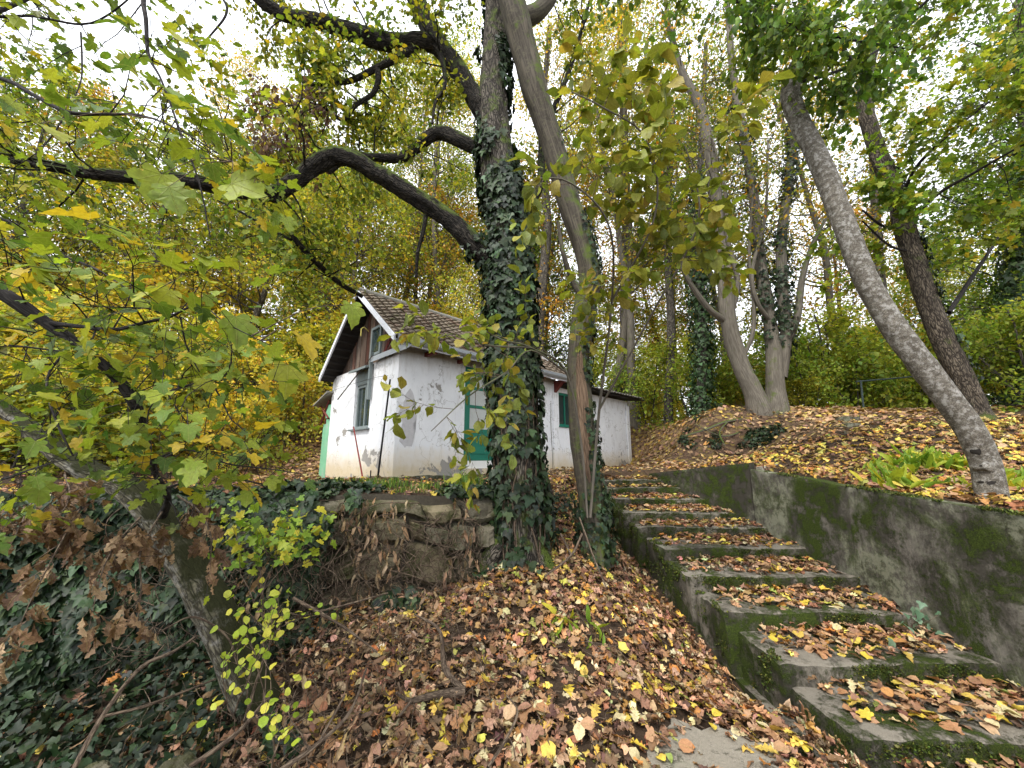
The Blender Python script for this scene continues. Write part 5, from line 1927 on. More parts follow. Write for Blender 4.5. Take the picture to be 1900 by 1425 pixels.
maple_leaves(ml, [mll[i] for i in (0, 1, 2, 3, 4, 11, 12, 13, 14)], [(13, .3, (.25, .5), -.05), (9, .3, (.25, .5), -.1), (17, .3, (.25, .5), -.05), (13, .3, (.25, .5), 0), (3, .1, (.2, .4), -.1), (5, .1, (.2, .4), 0), (8, .1, (.2, .4), -.2), (20, .3, (.4, .8), 0), (4, .1, (.2, .35), -.1)], 'maple leaves')
maple_leaves(ln, [lb_] + [mll[i] for i in (5, 6, 7, 8, 9, 10)], [(20, .05, (.25, .5), 0), (13, .1, (.25, .5), 0), (8, .1, (.2, .4), -.1), (9, .1, (.2, .45), -.1), (5, .1, (.2, .4), -.1), (10, .1, (.25, .5), -.1), (8, .1, (.2, .4), -.2)], 'leaning tree leaves')
# a few very near leaves hanging into the picture top left
nl = [(315, 165, 1.15, .13, 7, (.9, 0, -.3)), (250, 130, 1.05, .10, 7, (-.5, 0, .9)), (452, 268, 1.15, .15, 1, (1, .2, -.45)), (455, 350, 1.2, .13, 0, (1, .1, -.35)), (370, 190, 1.1, .09, 7, (1, 0, .1)), 
      (535, 700, 1.5, .13, 7, (.2, 0, -1)), (290, 345, 1.2, .12, 0, (-.2, 0, -1)), (320, 365, 1.2, .11, 2, (.5, 0, -1)), (90, 240, 1.2, .13, 5, (1, 0, -.5)), (570, 640, 1.5, .12, 1, (.6, 0, -.8)), (440, 610, 1.4, .13, 5, (.3, 0, -1)), (655, 580, 1.7, .11, 7, (.3, 0, -1))]
mbT = MB()
for (px_, py_, Y_, s_, ci, tp) in nl:
    p = P(px_, py_, Y_)
    tip = unit(np.array(tp, float))
    view = unit(CAMP - p)
    nr = unit(view * .28 + np.array((0, 0, .8)) + R.normal(0, .25, 3))
    Rm = basis(tip[None], nr[None])[0]
    o = bpy.data.objects.new('leaf', leaf_mesh('maple', 'maple1', ci % 4))
    COL.objects.link(o)
    o.parent = ml
    m4 = np.eye(4)
    m4[:3, :3] = Rm * s_
    b0 = p - tip * s_ * .4
    m4[:3, 3] = b0 - np.array(ml.location)
    o.matrix_local = Matrix(m4.tolist())
    # petiole back to the nearest branch
    cand = np.vstack([l_[0] for l_ in mll])
    c = cand[np.argmin(np.linalg.norm(cand - b0, axis=1))]
    mid = (b0 + c) / 2 + np.array((0, 0, .04))
    tube(mbT, [b0, mid, c], [.0012, .0015, .003], 4, .04, cap=False)
part(ml, 'petiole_growth', mbT, M['drytwig'], kind='stuff')

# ------------------------------------------------------------------ withered brown oak sprays, lower left
DEAD = [([(260, 960, 2.3, 7), (215, 1010, 2.0, 5), (190, 1060, 1.9, 4), (175, 1120, 1.85, 3), (165, 1170, 1.85, 2)], 'withered brown leaf spray hanging left of the mossy leaning trunk'),
        ([(150, 940, 2.1, 7), (90, 1050, 1.8, 5), (50, 1130, 1.7, 4), (20, 1210, 1.65, 3), (0, 1260, 1.65, 2)], 'withered brown leaf spray at the left edge of the ivy bank'),
        ([(300, 950, 2.5, 6), (262, 1020, 2.2, 5), (262, 1090, 2.1, 4), (255, 1160, 2.1, 3)], 'withered brown leaf spray hanging straight down against the leaning trunk'),
        ([(330, 920, 2.5, 6), (370, 950, 2.3, 5), (392, 1000, 2.2, 4), (385, 1070, 2.2, 3)], 'withered brown leaf spray on the right side of the leaning trunk'),
        ([(120, 880, 2.2, 6), (130, 920, 2.0, 4), (110, 960, 1.9, 3)], 'withered brown leaf spray just under the yellow maple leaves'),
        ([(60, 930, 2.2, 6), (35, 980, 1.9, 4), (10, 1030, 1.8, 3)], 'small withered brown leaf spray high at the left edge')]
for p_, lab in DEAD:
    e0 = P(p_[0][0], p_[0][1], p_[0][2])
    t = empty('withered_branch', tuple(e0), label=lab, cat='branch', group='withered brown leaf sprays')
    l_ = limb(t, 'branch', p_, M['drytwig'], 6, .04)
    mbT, an = MB(), []
    spray(mbT, an, l_, 16, .15, 1, (.06, .15), 0, up=-.5, r=.003, spacing=.035, seg=3)
    part(t, 'twig_growth', mbT, M['drytwig'], kind='stuff')
    ap = np.repeat(np.array([a[0] for a in an]), 2, 0)
    n = len(ap)
    tip = norm(rand_dirs(n) * .7 + np.array((0, 0, -1.)))
    place_leaves(t, 'oak', 'dead', ap, basis(tip, norm(rand_dirs(n) + np.array((0, -.7, .3)))), np.clip(R.normal(.066, .014, n), .035, .10), PAL_LIT)
# brown cluster caught high in the oak
t = empty('withered_branch', tuple(P(540, 180, 4.6)), label='broken bough of shrivelled brown leaves caught above the big crooked bough', cat='branch', group='withered brown leaf sprays')
l_ = limb(t, 'branch', [(570, 165, 4.75, 7), (545, 200, 4.6, 6), (520, 240, 4.5, 5), (530, 290, 4.5, 3)], M['drytwig'], 6, .05)
mbT, an = MB(), []
spray(mbT, an, l_, 30, .0, 1, (.25, .55), 1, up=-.3, r=.004, spacing=.07, seg=3)
part(t, 'twig_growth', mbT, M['drytwig'], kind='stuff')
mb = MB()
leaves_at(mb, an, 4, 'oval', .06, ([(.16, .09, .055), (.10, .055, .035), (.23, .14, .09)], [3, 3, 2]), cl=.03, droop=1.5, up=0, clump=False)
part(t, 'foliage', mb, M['leaf'], kind='stuff')

# small sprouting shrubs among the leaves
def shrub_small(name, label, cat, px, py, Y, h, n, tpl, matk, size, pal, lean=(0, 0, 1), lr=(.15, .35)):
    b = P(px, py, Y)
    t = empty(name, tuple(b), label=label, cat=cat)
    mbT, an = MB(), []
    for k in range(n):
        d = unit(np.array(lean) + rand_dirs(1)[0] * .45)
        grow(mbT, an, b + R.normal(0, .05, 3) * (1, 1, 0), d, h * R.uniform(.6, 1.1), .005, 1, .3, 0, .06, (3, 5), 4, .3)
    part(t, 'twig_growth', mbT, M['drytwig'], kind='stuff')
    ap = np.repeat(np.array([a[0] for a in an]), 1, 0)
    nn = len(ap)
    tip = norm(rand_dirs(nn) + np.array((0, -.3, -.1)))
    place_leaves(t, tpl, matk, ap, basis(tip, norm(rand_dirs(nn) * .7 + np.array((0, -.5, 1.)))), np.clip(R.normal(size, size * .2, nn), .02, .2), pal, limit=120)


M['sprout1'] = leaf_material('sprout_leaf', [(.38, .48, .04), (.55, .58, .08), (.28, .40, .04), (.62, .58, .07)], .4, .1)
M['sapl1'] = leaf_material('green_maple_leaf', [(.16, .28, .03), (.26, .38, .04), (.36, .42, .04), (.52, .46, .04)], .4, .2)
PS = ([(.38, .48, .04), (.55, .58, .08)], [1, 1])
shrub_small('young_shrub', 'spindly shrub with small round lime-yellow leaves before the mossy leaning trunk', 'shrub', 470, 1330, 2.35, .55, 7, 'round', 'sprout1', .038, PS, (-.1, 0, 1))
shrub_small('young_shrub', 'low sprig of lime-yellow leaves at the bottom edge near the leaning trunk', 'shrub', 525, 1410, 2.1, .3, 4, 'round', 'sprout1', .034, PS)
shrub_small('maple_seedling', 'upright maple seedling with yellow-green lobed leaves right of the leaning trunk', 'seedling', 480, 1120, 3.1, .75, 5, 'maple', 'sapl1', .065, PS)
shrub_small('maple_seedling', 'second maple seedling with green leaves close to the stone wall', 'seedling', 545, 1080, 3.3, .55, 4, 'maple', 'sapl1', .06, PS)
shrub_small('maple_seedling', 'small green seedling under the first step, beside the wall ivy', 'seedling', 1690, 1150, 3.2, .12, 2, 'ivys', 'ivysap', .05, PS) if False else None

# ------------------------------------------------------------------ ivy on the left bank and along the terrace edge
mb = MB()
n = 19000
s_ = R.uniform(-4.6, -.5, n)
h_ = R.uniform(-.05, 1.05, n)
den = fbm(np.stack([s_ * 1.3, h_ * 1.5, 0 * s_], -1), 3, 77)
k = den + np.interp(s_, [-4.6, -2.5, -2.0, -1.5, -.5], [1.2, 1.0, .6, .05, -.5]) + np.where(h_ > .8, np.interp(s_, [-2.2, -1.6], [.55, .0]), 0) > 0
s_, h_ = s_[k], h_[k]
n = len(s_)
bul = .05 + .22 * np.abs(fbm(np.stack([s_ * 1.8, h_ * 2.2, 0 * s_], -1), 2, 5)) + R.uniform(0, .08, n)
pos = rw_pt(s_, h_, bul)
Rm = basis(norm(rand_dirs(n) * .6 + (0, -.25, -1)), norm(rand_dirs(n) * .4 + (.15, -1, .55)))
scatter(mb, 'ivy', pos, Rm, np.clip(R.normal(.082, .02, n), .04, .13), pick(*PAL_IVY, n, .25))
o = mb.obj('ivy', M['ivy'], None, True)
tag(o, 'dense dark ivy curtain covering the left end of the stone wall', 'ivy', kind='stuff')
mb = MB()
n = 4200
xx = R.uniform(-4.5, .3, n)
yy = ywall(xx) + R.uniform(-.12, .55, n)
pos = np.stack([xx, yy, np.maximum(H(xx, yy), E - .42) + R.uniform(0, .09, n)], -1)
k = fbm(pos * 1.8, 3, 6) + np.where(xx < -1.8, .35, -.02) > 0
pos = pos[k]
n = len(pos)
scatter(mb, 'ivy', pos, basis(norm(rand_dirs(n) + (0, -.6, -.4)), norm(rand_dirs(n) * .5 + (0, -.3, 1))), np.clip(R.normal(.07, .016, n), .03, .11), pick(*PAL_IVY, n, .25))
o = mb.obj('ivy', M['ivy'], None, True)
tag(o, 'low trailing ivy along the top edge of the stone wall', 'ivy', kind='stuff')
mb = MB()
n = 7000
xx = R.uniform(-4.2, -1.0, n)
yy = R.uniform(1.2, 3.7, n)
k = (yy < ywall(xx)) & (fbm(np.stack([xx, yy, 0 * xx], -1) * 1.6, 3, 21) + np.interp(xx, [-4, -2, -1.0], [.8, .25, -.9]) > 0)
xx, yy = xx[k], yy[k]
n = len(xx)
pos = np.stack([xx, yy, H(xx, yy) + R.uniform(0, .16, n)], -1)
scatter(mb, 'ivy', pos, basis(norm(rand_dirs(n) + (0, -.4, -.4)), norm(rand_dirs(n) * .8 + (0, -.3, 1))), np.clip(R.normal(.06, .018, n), .02, .10), pick(*PAL_IVY, n, .25) * .75)  # leaf colours darkened to carry the canopy's shade over this corner
o = mb.obj('ivy', M['ivy'], None, True)
tag(o, 'dark ground ivy spreading at the foot of the ivy-covered wall, bottom left', 'ivy', kind='stuff')
# withered stalks hanging on the wall
mb = MB()
n = 900
s0 = R.uniform(-2.6, -.5, n)
h0 = R.uniform(.1, 1., n)
k = fbm(np.stack([s0 * 2.2, h0 * 2.2, 0 * s0], -1), 2, 31) > .05
s0, h0 = s0[k], h0[k]
n = len(s0)
pos = rw_pt(s0, h0, R.uniform(.05, .25, n))
Rm = basis(norm(rand_dirs(n) * .4 + (0, -.2, -1)), norm(rand_dirs(n) + (0, -1, .2)))
Rm[:, :, 0] *= .4
scatter(mb, 'oval', pos, Rm, np.clip(R.normal(.10, .03, n), .04, .17), pick([(.26, .17, .09), (.20, .13, .075), (.33, .24, .14)], [1, 1, 1], n))
o = mb.obj('withered_foliage', M['litter'], None, True)
tag(o, 'withered tan leaves and stalks hanging on the stone wall', 'dry plants', kind='stuff')
# ivy round the foot of the two trees
mb = MB()
n = 2600
xx = R.normal(.35, .5, n)
yy = R.uniform(4.2, 6.2, n)
pos = np.stack([xx, yy, H(xx, yy) + R.uniform(0, .12, n)], -1)
k = fbm(pos * 1.9, 3, 16) > .12
pos = pos[k]
n = len(pos)
scatter(mb, 'ivys', pos, basis(norm(rand_dirs(n) + (0, -.6, -.4)), norm(rand_dirs(n) * .5 + (0, -.6, 1))), np.clip(R.normal(.06, .014, n), .03, .09), pick(*PAL_IVY, n, .25))
o = mb.obj('ivy', M['ivy'], None, True)
tag(o, 'patches of ground ivy between the oak and the stairs', 'ivy', kind='stuff')

# tangled dry creeper stems on the wall face, bank and slope
mb = MB()
for k in range(620):
    s0 = R.uniform(-3.2, -.45)
    h0 = R.uniform(.2, 1.02)
    npt = 6
    ss = s0 + np.cumsum(R.normal(.0, .11, npt))
    hh = h0 - np.cumsum(np.abs(R.normal(.07, .05, npt)))
    hh = np.clip(hh, .02, 1.05)
    ss = np.clip(ss, -4.5, -.45)
    pp = rw_pt(ss, hh, .07 + R.uniform(0, .2, npt))
    tube(mb, pp, np.linspace(R.uniform(.002, .006), .0012, npt), 4, .05, cap=False)
o = mb.obj('creeper_stem', M['drytwig'], None, True)
tag(o, 'tangle of thin dry creeper stems across the face of the stone wall', 'creeper', kind='stuff')
mb = MB()
for k in range(420):
    x0 = R.normal(.1, 1.4)
    y0 = R.uniform(1.8, 6.3)
    if x0 > 1.9 - .05 * (y0 - 3):
        continue
    a = R.uniform(0, 2 * PI)
    npt = 5
    L_ = R.uniform(.15, .7)
    t = np.linspace(0, L_, npt)
    xx = x0 + np.cos(a) * t + R.normal(0, .02, npt)
    yy = y0 + np.sin(a) * t + R.normal(0, .02, npt)
    kk = xx < 1.9
    if (yy[0] > ywall(xx[0]) - .1 and xx[0] < -.4) or kk.sum() < npt:
        continue
    zz = H(xx, yy) + .03 + R.uniform(0, .05, npt)
    tube(mb, np.stack([xx, yy, zz], -1), np.linspace(R.uniform(.0015, .005), .001, npt), 4, .06, cap=False)
o = mb.obj('twig_litter', M['drytwig'], None, True)
tag(o, 'thin dry twigs scattered among the fallen leaves of the slope', 'twigs', kind='stuff')

mb = MB()
for k in range(1500):
    if k < 1050:
        x0, y0 = R.normal(-1.15, .55), R.uniform(2.0, 4.0)
        if y0 > ywall(x0) - .1 or x0 > .3:
            continue
        L_ = R.uniform(.12, .5)
    else:
        x0, y0 = R.uniform(3.7, 6.4), R.uniform(8.2, 9.5)
        L_ = R.uniform(.15, .55)
    p0 = np.array((x0, y0, gz(x0, y0)))
    q_ = twig_line(p0, (R.normal(0, .6), R.normal(-.2, .5), R.uniform(.1, 1.)), L_, 5, .5, -.22)
    q_[:, 2] = np.maximum(q_[:, 2], p0[2] + .005)
    tube(mb, q_, np.linspace(R.uniform(.0015, .005), .0008, 5), 3, cap=False)
o = mb.obj('dry_brush', M['drytwig'], None, True)
tag(o, 'brown brush of dead stalks left of the leaf slope and on the root bank', 'brush', kind='stuff')
mb = MB()
n = 1500
xx, yy = R.normal(-1.1, .5, n), R.uniform(2.0, 4.0, n)
k = (yy < ywall(xx) - .1) & (xx < .2)
xx, yy = xx[k], yy[k]
n = len(xx)
pos = np.stack([xx, yy, H(xx, yy) + R.uniform(.02, .28, n) ** 1.3], -1)
Rm = basis(norm(rand_dirs(n) + (0, -.1, -.6)), rand_dirs(n))
Rm[:, :, 0] *= .5
scatter(mb, 'oval', pos, Rm, np.clip(R.normal(.06, .02, n), .02, .11), pick([(.26, .16, .09), (.16, .10, .06), (.36, .25, .14)], [1, 1, 1], n))
o = mb.obj('withered_foliage', M['litter'], None, True)
tag(o, 'shrivelled brown weeds standing between the leaning trunk and the leaf slope', 'dry plants', kind='stuff')

# larger fallen branches
FB = [([(862, 1283, 2.9, 20), (800, 1292, 2.85, 15), (760, 1300, 2.8, 9), (735, 1285, 2.75, 6)], [[(862, 1283, 2.9, 14), (825, 1240, 3.0, 11), (815, 1170, 3.1, 7), (770, 1140, 3.2, 4)], [(765, 1298, 2.8, 7), (740, 1330, 2.7, 5)]], 'forked grey dead branch lying on the leaves in the middle of the slope'),
      ([(340, 1430, 2.2, 14), (400, 1390, 2.25, 12), (450, 1350, 2.35, 10), (790, 1320, 2.6, 5)][:3] + [(500, 1290, 2.5, 6)], [], 'thin dead branch lying below the leaning trunk'),
      ([(130, 1440, 1.9, 15), (190, 1330, 2.1, 13), (260, 1240, 2.3, 11), (320, 1210, 2.4, 9), (365, 1180, 2.5, 6)], [[(190, 1330, 2.1, 9), (270, 1310, 2.2, 8), (350, 1280, 2.4, 6), (400, 1260, 2.5, 4)]], 'long curved bare branch rising out of the dark ivy bank'),
      ([(545, 1110, 3.1, 8), (590, 1135, 3.0, 8), (640, 1165, 3.0, 6), (700, 1210, 2.9, 4)], [[(590, 1135, 3.0, 5), (650, 1120, 3.1, 4), (720, 1100, 3.2, 3)]], 'pale broken branch leaning on the foot of the stone wall'),
      ([(520, 1430, 2.1, 12), (590, 1380, 2.2, 9), (650, 1320, 2.35, 7), (680, 1240, 2.5, 4)], [[(590, 1380, 2.2, 6), (640, 1290, 2.4, 4)]], 'slim fallen branch at the bottom edge left of the leaf slope'),
      ([(300, 1170, 2.3, 4), (360, 1145, 2.4, 5), (420, 1180, 2.5, 5), (440, 1230, 2.5, 4)], [], 'small crooked twig in front of the leaning trunk'),
      ([(1010, 1070, 4.0, 4), (1060, 1030, 4.2, 5), (1080, 990, 4.3, 5)], [[(1060, 1030, 4.2, 4), (1040, 990, 4.3, 3)]], 'pale forked twig standing between the oak and the slim tree'),
      ([(1125, 1090, 4.0, 3), (1100, 1030, 4.2, 4), (1075, 960, 4.4, 4)], [], 'straight pale stick leaning against the slim tree'),
      ([(905, 1425, 2.2, 7), (940, 1370, 2.4, 6), (960, 1320, 2.5, 4), (940, 1290, 2.6, 3)], [], 'short curved stick among the leaves at the bottom centre')]
for main, subs, lab in FB:
    t = empty('fallen_branch', tuple(P(*main[0][:3])), label=lab, cat='branch')
    for j, p_ in enumerate([main] + subs):
        limb(t, 'branch' if j == 0 else 'side_branch', p_, M['drytwig'] if 'dark' not in lab else M['drytwig'], 9, .03, .001, (20, 8), .12)

# bottom-left dark rocks under the ivy
for k, (px_, py_, Y_, w_) in enumerate([(330, 1425, 2.2, 90), (250, 1470, 2.0, 90), (420, 1450, 2.2, 70), (180, 1425, 2.1, 70)]):
    p, r = PR(px_, py_, Y_, w_)
    nu, nv = 16, 10
    th, ph = np.meshgrid(np.linspace(0, 2 * PI, nu, endpoint=False), np.linspace(0, PI, nv), indexing='ij')
    D = np.stack([np.sin(ph) * np.cos(th), np.sin(ph) * np.sin(th), np.cos(ph)], -1)
    V = D * (r * (1 + .35 * fbm(D * 1.6 + k * 5, 3, k)))[..., None] * np.array((1.2, .9, .7))
    V = V.reshape(-1, 3) + p - np.array((0, 0, r * .3))
    I, J = np.meshgrid(np.arange(nu), np.arange(nv - 1), indexing='ij')
    F = np.stack([I * nv + J, I * nv + J + 1, ((I + 1) % nu) * nv + J + 1, ((I + 1) % nu) * nv + J], -1).reshape(-1, 4)
    o = MB().add(V, F).obj('rock', M['stone'], None, False, bk=False)
    tag(o, ['broad brown rock under the leaning trunk at the bottom edge', 'lowest dark rock half out of the picture bottom left', 'angular rock right of the broad brown one', 'dark rock at the foot of the ivy bank'][k], 'rock')

# ------------------------------------------------------------------ fallen leaves
def litter_on_ground(xx, yy, lift, tilt=.35):
    n = len(xx)
    nr = Hn(xx, yy)
    pos = np.stack([xx, yy, H(xx, yy)], -1) + nr * lift[:, None]
    nn = norm(nr + rand_dirs(n) * tilt)
    tip = norm(rand_dirs(n))
    tip = norm(tip - nn * np.sum(tip * nn, -1, keepdims=True))
    return pos, basis(tip, nn)


def litter(name, label, pos, Rm, size, indiv=300, pal=None):
    pal = pal or PAL_LIT
    """fallen leaves: the 300 that show largest on their own, all others in one body"""
    n = len(pos)
    a = axis_depth(pos)
    sc_ = np.where(in_frame(pos, .98), size / np.maximum(a, .3) * R.uniform(.8, 1.1, n) + (Rm[:, 2, 2] * .02), 0)
    order = np.argsort(-sc_)
    top, rest = order[:indiv], order[indiv:]
    mb = MB()
    shapes = R.choice(4, len(rest), p=[.60, .12, .16, .12])
    ax = axis_depth(pos[rest])
    for k, t in enumerate(('oak', 'maple', 'oval', 'round')):
        s = rest[(shapes == k) & (ax < 7)]
        if len(s):
            scatter(mb, t, pos[s], Rm[s], size[s] * (1.15 if t == 'oak' else .9), pick(*pal, len(s), .25), jitter=.16)
    s = rest[ax >= 7]
    if len(s):
        scatter(mb, 'diam', pos[s], Rm[s], size[s], pick(*PAL_LITF, len(s), .2))
    o = mb.obj(name, M['litter'], None, True)
    tag(o, label, 'leaf litter', kind='stuff')
    for i in top:
        t = ('oak', 'oak', 'oak', 'maple', 'oval', 'round')[int(R.integers(6))]
        q = bpy.data.objects.new('fallen_leaf', leaf_mesh(t, 'fall1', int(R.integers(4))))
        COL.objects.link(q)
        q.parent = o
        m4 = np.eye(4)
        m4[:3, :3] = Rm[i] * size[i] * (1.15 if t == 'oak' else 1.)
        m4[:3, 3] = pos[i] + np.array((0, 0, .008))
        q.matrix_local = Matrix(m4.tolist())
    return o


# slope
n = 30000
xx = R.uniform(-3.4, 2.15, n)
yy = 1.1 + (R.uniform(0, 1, n) ** .85) * 5.9
k = (xx < 2.02 - .06 * (yy - 3)) & ~((xx < -.42) & (yy > ywall(xx) - .12)) & ~((xx < .05) & (xx > -.42) & (yy > 4.62))
inside = np.zeros(n, bool)
for a_ in range(len(pts2)):
    (xa, ya), (xb, yb_) = pts2[a_], pts2[(a_ + 1) % len(pts2)]
    cr = ((ya > yy) != (yb_ > yy)) & (xx < (xb - xa) * (yy - ya) / (yb_ - ya + 1e-9) + xa)
    inside ^= cr
slabx = inside
k &= (fbm(np.stack([xx, yy, 0 * xx], -1) * 2.4, 3, 91) > -.42) | (R.uniform(0, 1, n) < .35)
ed_ = np.min(np.hypot(xx[:, None] - np.array(pts2)[None, :, 0], yy[:, None] - np.array(pts2)[None, :, 1]), axis=1)
k &= ~(slabx & (R.uniform(0, 1, n) < np.clip(.35 + ed_ * 3.5, 0, .95)))
k &= R.uniform(0, 1, n) < np.interp(xx, [-3.4, -1.6, -.9, 0], [.12, .35, .8, 1])
xx, yy = xx[k], yy[k]
n = len(xx)
pos, Rm = litter_on_ground(xx, yy, R.uniform(.0, .07, n), .62)
pos[:, 2] = np.where(ed_[k] < .4, np.maximum(pos[:, 2], PATHZ + .05), pos[:, 2])
litter('leaf_litter', 'thick carpet of brown and yellow leaves on the slope below the oak', pos, Rm, np.clip(R.normal(.066, .018, n), .03, .12))
print('slope litter', n)
# strip between wall and house
n = 11000
xx = R.uniform(-10, 3.4, n)
yy = R.uniform(3.2, 10.5, n)
k = (yy > ywall(xx) + .0) & (xx + yy * 0 < 3.6)
fac = (xx - A0[0]) * -.7071 + (yy - A0[1]) * .7071
lx = (xx - A0[0]) * .7071 + (yy - A0[1]) * .7071
k &= ~((fac > -.02) & (lx > -.02) & (fac < 3.5))
k &= ~((xx > 1.4) & (yy < 7.8))
k &= (xx > -.5) | (R.uniform(0, 1, n) < .7)
xx, yy = xx[k], yy[k]
n = len(xx)
pos, Rm = litter_on_ground(xx, yy, R.uniform(.0, .03, n), .4)
litter('leaf_litter', 'thin scatter of leaves on the terrace strip around the house', pos, Rm, np.clip(R.normal(.075, .018, n), .03, .12), 60)
# plateau on the right
n = 17000
xx = R.uniform(3.3, 9.5, n)
yy = R.uniform(.6, 9.6, n)
k = (xx > xright(yy) + .12) & (R.uniform(0, 1, n) < np.clip(4.5 / np.maximum(yy, 1), .45, 1)) & ~((xx < 6.4) & (yy > 8.15) & (yy < 9.4) & (R.uniform(0, 1, n) < .75))
xx, yy = xx[k], yy[k]
n = len(xx)
pos, Rm = litter_on_ground(xx, yy, R.uniform(.0, .05, n), .42)
litter('leaf_litter', 'carpet of yellow and russet leaves on the bank above the retaining wall', pos, Rm, np.clip(R.normal(.085, .02, n), .04, .14), 300, ([(.38, .20, .09), (.26, .13, .06), (.48, .30, .12), (.62, .44, .07), (.66, .52, .12), (.50, .24, .05), (.30, .32, .08), (.12, .06, .035)], [5, 4, 4, 4, 3, 3, 1.5, 3]))
# woodland floor further off
n = 42000
yy = 8 + R.uniform(0, 1, n) ** 1.4 * 18
xx = R.uniform(-1.45, 1.45, n) * yy
fac = (xx - A0[0]) * -.7071 + (yy - A0[1]) * .7071
lx = (xx - A0[0]) * .7071 + (yy - A0[1]) * .7071
k = ~((xx < 6.4) & (xx > 3.6) & (yy < 9.4) & (R.uniform(0, 1, n) < .75)) & ~((fac > -.1) & (lx > -.1) & (fac < 3.4) & (lx < 8.4)) & ~((yy < 9) & (xx > -4) & (xx < 3.3))
xx, yy = xx[k], yy[k]
n = len(xx)
pos, Rm = litter_on_ground(xx, yy, R.uniform(.0, .05, n), .45)
litter('leaf_litter', 'golden fallen leaves covering the woodland floor behind the house', pos, Rm, np.clip(R.normal(.12, .03, n), .05, .2), 0)
# on the stairs: drifts, thickest against the riser behind
PP, SZ = [], []
for k, (xl, xr, yf, e) in enumerate(STEPS):
    yb = STEPS[k + 1][2] if k + 1 < len(STEPS) else yf + .4
    n = int(330 * (xr - xl) * (yb - yf) * (1.15 if k < 6 else 1.5))
    u = R.uniform(0, 1, n)
    v = 1 - R.uniform(0, 1, n) ** 1.35 * .80
    x_ = xl + .14 + (xr - xl - .16) * (1 - (1 - u) ** 1.0)
    y_ = yf + (yb - yf) * v
    cen = np.exp(-((u - .55) / .42) ** 2)
    kk = R.uniform(0, 1, n) < .22 + .85 * cen
    x_, y_, v_ = x_[kk], y_[kk], v[kk]
    z_ = E - e + .008 + R.uniform(0, .05, len(x_)) * (.4 + .9 * v_)
    PP.append(np.stack([x_, y_, z_], -1))
pos = np.concatenate(PP)
n = len(pos)
nn = norm(np.array((0, 0, 1.)) + rand_dirs(n) * .42)
tip = rand_dirs(n)
tip = norm(tip - nn * np.sum(tip * nn, -1, keepdims=True))
litter('leaf_litter', 'drifts of brown and yellow leaves lying on the concrete steps', pos, basis(tip, nn), np.clip(R.normal(.078, .018, n), .035, .125))
print('stairs litter', n)

# ------------------------------------------------------------------ grass and green plants
def blades(mb, cx, cy, n, h, spreadr, w=.006, pal=PAL_G, lean=.5):
    for _ in range(n):
        x, y = cx + R.normal(0, spreadr), cy + R.normal(0, spreadr)
        z = gz(x, y)
        d = rand_dirs(1)[0] * (1, 1, 0) * lean
        hh = h * R.uniform(.5, 1.15)
        p0 = np.array((x, y, z))
        p1 = p0 + np.array((d[0] * .25, d[1] * .25, .6)) * hh
        p2 = p0 + np.array((d[0], d[1], .85)) * hh
        s = unit(np.cross(d + (0, 0, .01), (0, 0, 1))) * w
        V = np.array([p0 - s, p0 + s, p1 - s * .9, p1 + s * .9, p2])
        mb.add(V, [(0, 1, 3), (0, 3, 2), (2, 3, 4)], col=pick(*pal, 1))


PAL_GR = ([(.07, .16, .02), (.12, .24, .03), (.20, .32, .05), (.30, .34, .06)], [4, 4, 2, 1])
mb = MB()
for (px_, Y_, n_, h_) in ((640, 5.6, 30, .12), (690, 5.4, 60, .15), (720, 5.3, 60, .16), (745, 5.5, 40, .14), (790, 5.4, 50, .15), (835, 5.3, 55, .15), (865, 5.6, 80, .26), (880, 5.5, 60, .26), (700, 4.7, 30, .1), (760, 4.6, 30, .1), (1000, 6.5, 20, .12), (620, 5.5, 20, .12)):
    x = (px_ - 950) / FPX * Y_
    blades(mb, x, Y_, int(n_ * 1.4), h_, .09, .005, PAL_GR)
for k in range(34):
    x = R.uniform(-2.0, -.35)
    blades(mb, x, float(ywall(x)) + R.uniform(.02, .3), 14, R.uniform(.06, .14), .05, .004, ([(.16, .17, .05), (.12, .2, .03), (.3, .24, .12)], [2, 2, 2]), .9)
o = mb.obj('grass', M['leaf'], None, True)
tag(o, 'green grass tufts along the foot of the white house', 'grass', kind='stuff')
GP = [(1700, 835, 5.2, .22, 34, 'largest bright green plant clump on the leafy bank'), (1755, 838, 5.0, .20, 28, 'bright green plant clump close behind the leaning beech'), (1655, 880, 4.4, .20, 22, 'small upright green plant near the wall top'),
      (1640, 835, 5.3, .15, 16, 'short green plant left of the largest clump'), (1880, 860, 4.4, .16, 26, 'green plant clump between the beech foot and the right edge'), (1870, 905, 4.0, .14, 20, 'low green plant clump right of the beech foot'),
      (1050, 1180, 3.6, .12, 14, 'small green sprout in the middle of the leaf slope'), (1740, 900, 4.3, .10, 14, 'sparse green plant left of the beech foot')]
for (px_, py_, Y_, h_, n_, lab) in GP:
    x = (px_ - 950) / FPX * Y_ * .98
    t = empty('leafy_plant', (x, Y_, gz(x, Y_)), label=lab, cat='plant')
    mb = MB()
    m = n_ * 2
    pos = np.stack([x + R.normal(0, .13, m), Y_ + R.normal(0, .10, m), np.zeros(m)], -1)
    pos[:, 2] = H(pos[:, 0], pos[:, 1])
    tip = norm(rand_dirs(m) * (1, 1, .2) + (0, 0, 1.0))
    nr = norm(np.cross(tip, rand_dirs(m)))
    Rm = basis(tip, nr)
    Rm[:, :, 0] *= .42
    place_leaves(t, 'oval', 'green1' if 'green1' in M else 'sapl1', pos, Rm, np.clip(R.normal(h_, h_ * .25, m), .04, .4), PAL_GR, limit=300)

